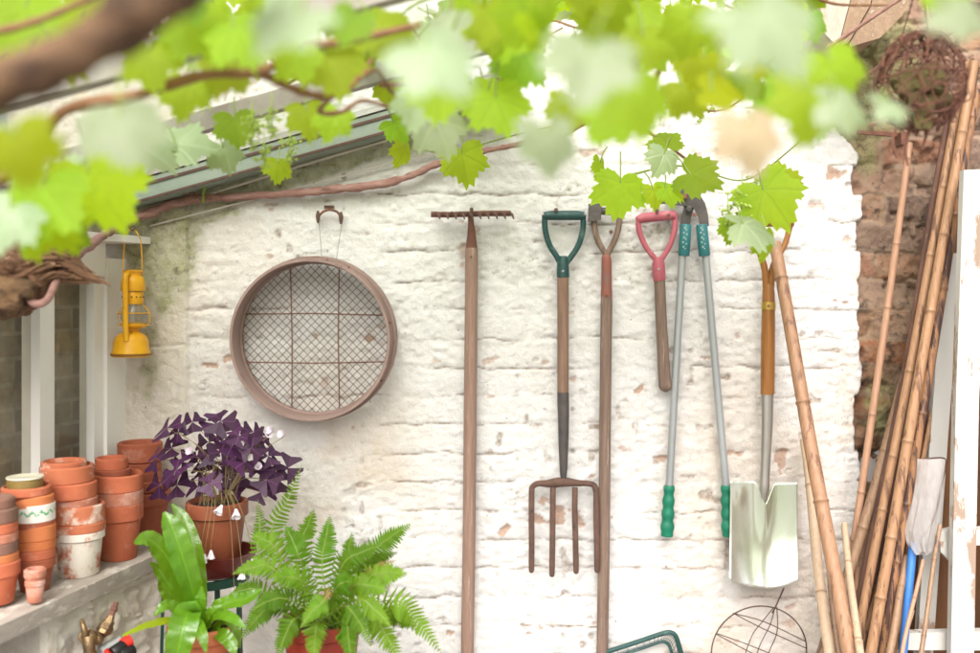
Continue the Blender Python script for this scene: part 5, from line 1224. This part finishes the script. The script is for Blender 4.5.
branch([(630, 175, -.34), (672, 166, -.34), (700, 170, -.33), (745, 180, -.35), (790, 150, -.42), (840, 100, -.5)], .0022, 'greenstem')

rt = random.Random(40)
for k in range(26):
    px = rt.uniform(120, 860); py = rt.uniform(-10, min(95, 30 + 70 * rt.random())); y_ = rt.uniform(-1.1, -.35); P_ = [(px, py, y_)]
    for q in range(3):
        px += rt.uniform(12, 40) * (1 if k % 2 else -1); py += rt.uniform(-14, 20); y_ += rt.uniform(-.05, .05); P_.append((px, py, y_))
    branch(P_, rt.uniform(.0016, .0030), 'twig' if k % 3 else 'greenstem')
LV = [  # px, py, length, distance, roll, leaf, lean, turn
 (464, 163, 33, 2.24, 12, LIME, .25, .1), (404, 153, 22, 2.28, -25, LIME, .1, 1.6), (398, 128, 22, 2.1, 40, GREEN, .4, .2), (440, 130, 40, 1.7, 20, MINT, .6, 0),
 (620, 193, 37, 2.2, -8, LIME, .35, .15), (600, 168, 18, 2.25, -10, LIME, .1, 1.5), (664, 140, 24, 2.28, -160, GREEN, .5, -.2), (662, 160, 24, 2.24, -25, MINT, .4, .3), (700, 178, 34, 2.2, 60, GREEN, .55, -.3), (655, 195, 20, 2.22, 10, LIME, .3, .2), (672, 190, 22, 2.2, 75, LIME, .9, .2),
 (772, 200, 46, 2.08, 35, LIME, .3, -.2), (755, 226, 40, 2.02, 80, MINT, 1.3, .2), (731, 231, 20, 2.1, -10, GREEN, .2, .4), (768, 245, 26, 2.04, 5, LIME, .1, .8), (786, 182, 30, 2.15, 120, LIME, .4, 0),
 (100, 188, 66, 1.35, 35, YELL, .35, .25), (35, 205, 66, 1.25, -10, LIME, .4, -.2), (48, 222, 50, 1.3, 50, YELL, .4, .1), (4, 222, 46, 1.2, -20, MINT, .5, .3), (122, 128, 60, .92, 15, MINT, .7, .15), (18, 150, 56, .82, 20, YELL, .4, .1), (60, 185, 44, 1.5, -60, MINT, .6, 0),
 (150, 152, 40, 1.75, 60, MINT, .8, 0), (188, 145, 40, 1.8, 95, MINT, .9, 0), (226, 155, 26, 1.85, 20, MINT, .4, .4), (236, 128, 30, 1.8, 10, GREEN, .4, .2), (278, 168, 20, 2.0, -5, LIME, .5, .4),
 (285, 24, 62, .78, -30, MINT, .8, -.1), (345, 22, 36, 1.6, 20, LIME, .7, .2), (240, 38, 46, 1.25, 30, LIME, .5, .1), (225, 70, 40, 1.4, -30, LIME, .5, .1), (330, 66, 50, 1.35, 20, LIME, .45, .2), (350, 25, 34, 1.1, -20, GREEN, .4, 0), (308, 118, 30, 1.6, 10, LIME, .4, .2), (332, 122, 28, 1.55, -20, LIME, .4, .1),
 (438, 58, 64, .80, 40, MINT, .7, .1), (415, 108, 34, 1.5, -10, MINT, .6, .1), (388, 30, 44, 1.4, 70, LIME, .5, 0), (490, 20, 44, 1.5, 10, LIME, .5, .1), (440, 92, 46, 1.3, -5, LIME, .4, .2), (500, 108, 44, 1.55, 20, LIME, .4, 0), (480, 100, 34, 1.7, -40, LIME, .7, 0), (520, 66, 40, 1.6, -20, GREEN, .5, .2),
 (588, 66, 68, .80, -10, MINT, .7, .1), (655, 40, 40, 1.4, 60, LIME, .8, 0), (548, 146, 46, .95, 5, MINT, .3, .4), (570, 112, 34, 1.5, -10, LIME, .5, .2), (640, 100, 52, 1.05, 10, LIME, .4, .2), (606, 120, 40, 1.2, -30, LIME, .4, .1), (640, 18, 38, 1.6, 0, LIME, .5, .1), (690, 92, 36, 1.6, 40, LIME, .4, 0), (700, 66, 36, 1.5, -20, YELL, .6, 0),
 (770, 22, 78, .74, 30, MINT, .8, 0), (705, 22, 40, 1.4, -40, LIME, .6, .2), (752, 138, 50, .90, 8, ORNG, .4, .15), (810, 105, 56, 1.05, -10, LIME, .4, .2), (846, 104, 44, 1.0, 75, MINT, .7, .1), (818, 120, 28, 1.5, 10, MINT, .6, 0), (776, 92, 36, 1.6, 40, GREEN, .4, 0), (722, 92, 36, 1.3, 80, YELL, .8, 0), (838, 72, 46, 1.15, 20, LIME, .4, .1), (815, 24, 24, 1.9, 10, GREEN, .3, .2),
 (962, 14, 46, .82, 60, MINT, .7, 0), (945, -4, 40, 1.1, 20, LIME, .5, 0), (893, 104, 30, .98, 90, MINT, .8, 0),
 (60, 40, 56, 1.35, 20, YELL, .5, .1), (15, 20, 60, 1.3, -20, LIME, .5, .2), (95, 12, 44, 1.4, 30, LIME, .5, 0), (200, 30, 50, 1.3, 40, LIME, .5, 0), (150, 60, 42, 1.3, 10, LIME, .5, 0), (185, 95, 36, 1.4, -10, LIME, .5, .1),
]
for i, (px, py, s, d, roll, m_, nz, nx) in enumerate(LV):
    lone_leaf(gv, px, py, s, d, roll, m_, nz, nx, 100 + i, rv.random(), rv.uniform(.2, .5), fold=rv.uniform(-.05, .3))
# the mass of leaves behind and between
def low(px):
    K = [(-60, 120), (0, 118), (60, 96), (150, 84), (250, 92), (330, 98), (400, 112), (480, 118), (560, 98), (640, 84), (700, 98), (780, 118), (830, 96), (865, 30), (900, -6), (1040, -2)]
    for (a, b), (c, d) in zip(K, K[1:]):
        if a <= px <= c: return b + (d - b) * (px - a) / (c - a)
    return 0
FOL = {LIME: MB(), GREEN: MB(), YELL: MB(), MINT: MB()}
pet = MB(); rf = random.Random(77)
for i in range(400):
    px = rf.uniform(-60, 1030); d = rf.choice((1.3, 1.6, 1.8, 1.9, 2.0, 2.1, 2.2, 2.25)) + rf.uniform(-.1, .1)
    s = rf.uniform(.028, .058); sp_ = s / d * 1000
    top = -60; hi = low(px) - sp_ * .75
    if hi < top: hi = top + 2
    py = top + (hi - top) * rf.random() ** .8
    if 30 < px < 420 and rf.random() < .5: continue
    if 805 < px < 915 or (915 <= px and py > -20): continue
    m_ = rf.choices((LIME, GREEN, YELL, MINT), (.62, .14, .14, .10))[0]
    roll = rf.gauss(0, 55); a = math.radians(roll); tip = Vector((math.sin(a), rf.uniform(-.5, .5), -math.cos(a)))
    nrm = Vector((rf.gauss(0, .5), -1, rf.uniform(0, 1.1)))
    c = at(px, py, d - CAMD); t3 = tip.normalized(); j = c - t3 * s * .3
    add_leaf(FOL[m_], j, t3, nrm, s, rf.uniform(.2, .6), 500 + i, rf.random(), n=28)
    e = j - t3 * s * .5 + Vector((rf.uniform(-.02, .02), rf.uniform(-.02, .03), s * .6))
    pet.tube([j, j.lerp(e, .5) + Vector((0, 0, .004)), e], .0015, 4)
for m_, mb in FOL.items(): tag(mb.build('foliage', m_, gv, sharp=0), kind='stuff')
tag(pet.build('petioles', M['greenstem'], gv), kind='stuff')
# young fruit clusters
def cluster(px, py, d, n, rad, seed):
    r_ = random.Random(seed); c = at(px, py, d - CAMD); mb = MB(); mb.uv = []
    for i in range(n):
        u = r_.random(); p = c + Vector((r_.gauss(0, rad * (1 - .6 * u)), r_.gauss(0, rad * (1 - .6 * u)), -u * rad * 4))
        mb.tube([c + Vector((0, 0, -u * rad * 3.6)), p], .0006, 4); mb.ball(p, r_.uniform(.0022, .0036), 8)
    mb.tube([c + Vector((0, 0, rad * 2)), c + Vector((0, 0, -rad * 4))], .0012, 5)
    mb.uv = None; mb.build('flower_cluster', CLM, gv)
CLM = mat('tiny_green_buds', (.36, .46, .09), (.28, .38, .06), 30, rough=.5, bump=0)
for (px, py, d, n, rad) in ((252, 118, 1.75, 46, .014), (272, 108, 1.7, 40, .013), (290, 138, 1.9, 40, .012), (264, 145, 1.8, 30, .011), (742, 190, 2.1, 60, .016), (757, 176, 2.12, 50, .015), (728, 205, 2.1, 36, .012), (741, 212, 2.12, 30, .010), (790, 75, 1.6, 40, .014), (700, 108, 2.2, 18, .008), (712, 98, 2.2, 16, .008)):
    cluster(px, py, d, n, rad, int(px))

# ------------------------------------------------------------------ camera
cam = bpy.data.cameras.new('camera'); co = bpy.data.objects.new('camera', cam); COL.objects.link(co); sc.camera = co
co.location = (0, -CAMD, EYE); co.rotation_euler = (PI / 2, 0, 0)
cam.sensor_width = 36; cam.lens = 36 * 1000 / 980; cam.shift_y = -36.5 / 980; cam.clip_start = .05; cam.clip_end = 500
cam.dof.use_dof = True; cam.dof.focus_distance = 2.37; cam.dof.aperture_fstop = cam.lens / 1000 / .0235

# ------------------------------------------------------------------ light
w = bpy.data.worlds.new('World'); sc.world = w; w.use_nodes = True; t = w.node_tree; t.nodes.clear()
sky = t.nodes.new('ShaderNodeTexSky'); sky.sky_type = 'NISHITA'; sky.sun_disc = False
EL, AZ = 44, 190      # compass: sun behind the camera's left shoulder
sky.sun_elevation = math.radians(EL); sky.sun_rotation = math.radians(AZ); sky.dust_density = 6; sky.ozone_density = .5; sky.air_density = 1
hs = t.nodes.new('ShaderNodeHueSaturation'); hs.inputs['Saturation'].default_value = .30; t.links.new(sky.outputs[0], hs.inputs['Color'])
bg = t.nodes.new('ShaderNodeBackground'); bg.inputs[1].default_value = .15; t.links.new(hs.outputs[0], bg.inputs[0])
ow = t.nodes.new('ShaderNodeOutputWorld'); t.links.new(bg.outputs[0], ow.inputs[0])
sl = bpy.data.lights.new('sun', 'SUN'); sl.energy = 1.15; sl.angle = math.radians(50); sl.color = (1, .975, .945)
so = bpy.data.objects.new('sun', sl); COL.objects.link(so); so.location = (-2, -3, 5)
az = math.radians(AZ); el = math.radians(EL)
dirv = Vector((math.sin(az) * math.cos(el), math.cos(az) * math.cos(el), math.sin(el)))   # towards the sun
so.rotation_euler = dirv.to_track_quat('Z', 'Y').to_euler()
sc.view_settings.view_transform = 'Standard'; sc.view_settings.look = 'None'; sc.view_settings.exposure = 1.0; sc.view_settings.gamma = 1
sc.view_settings.use_curve_mapping = False
sc.render.engine = 'CYCLES'
sc.cycles.use_denoising = True; sc.cycles.max_bounces = 8; sc.cycles.transparent_max_bounces = 12; sc.cycles.caustics_reflective = False; sc.cycles.caustics_refractive = False
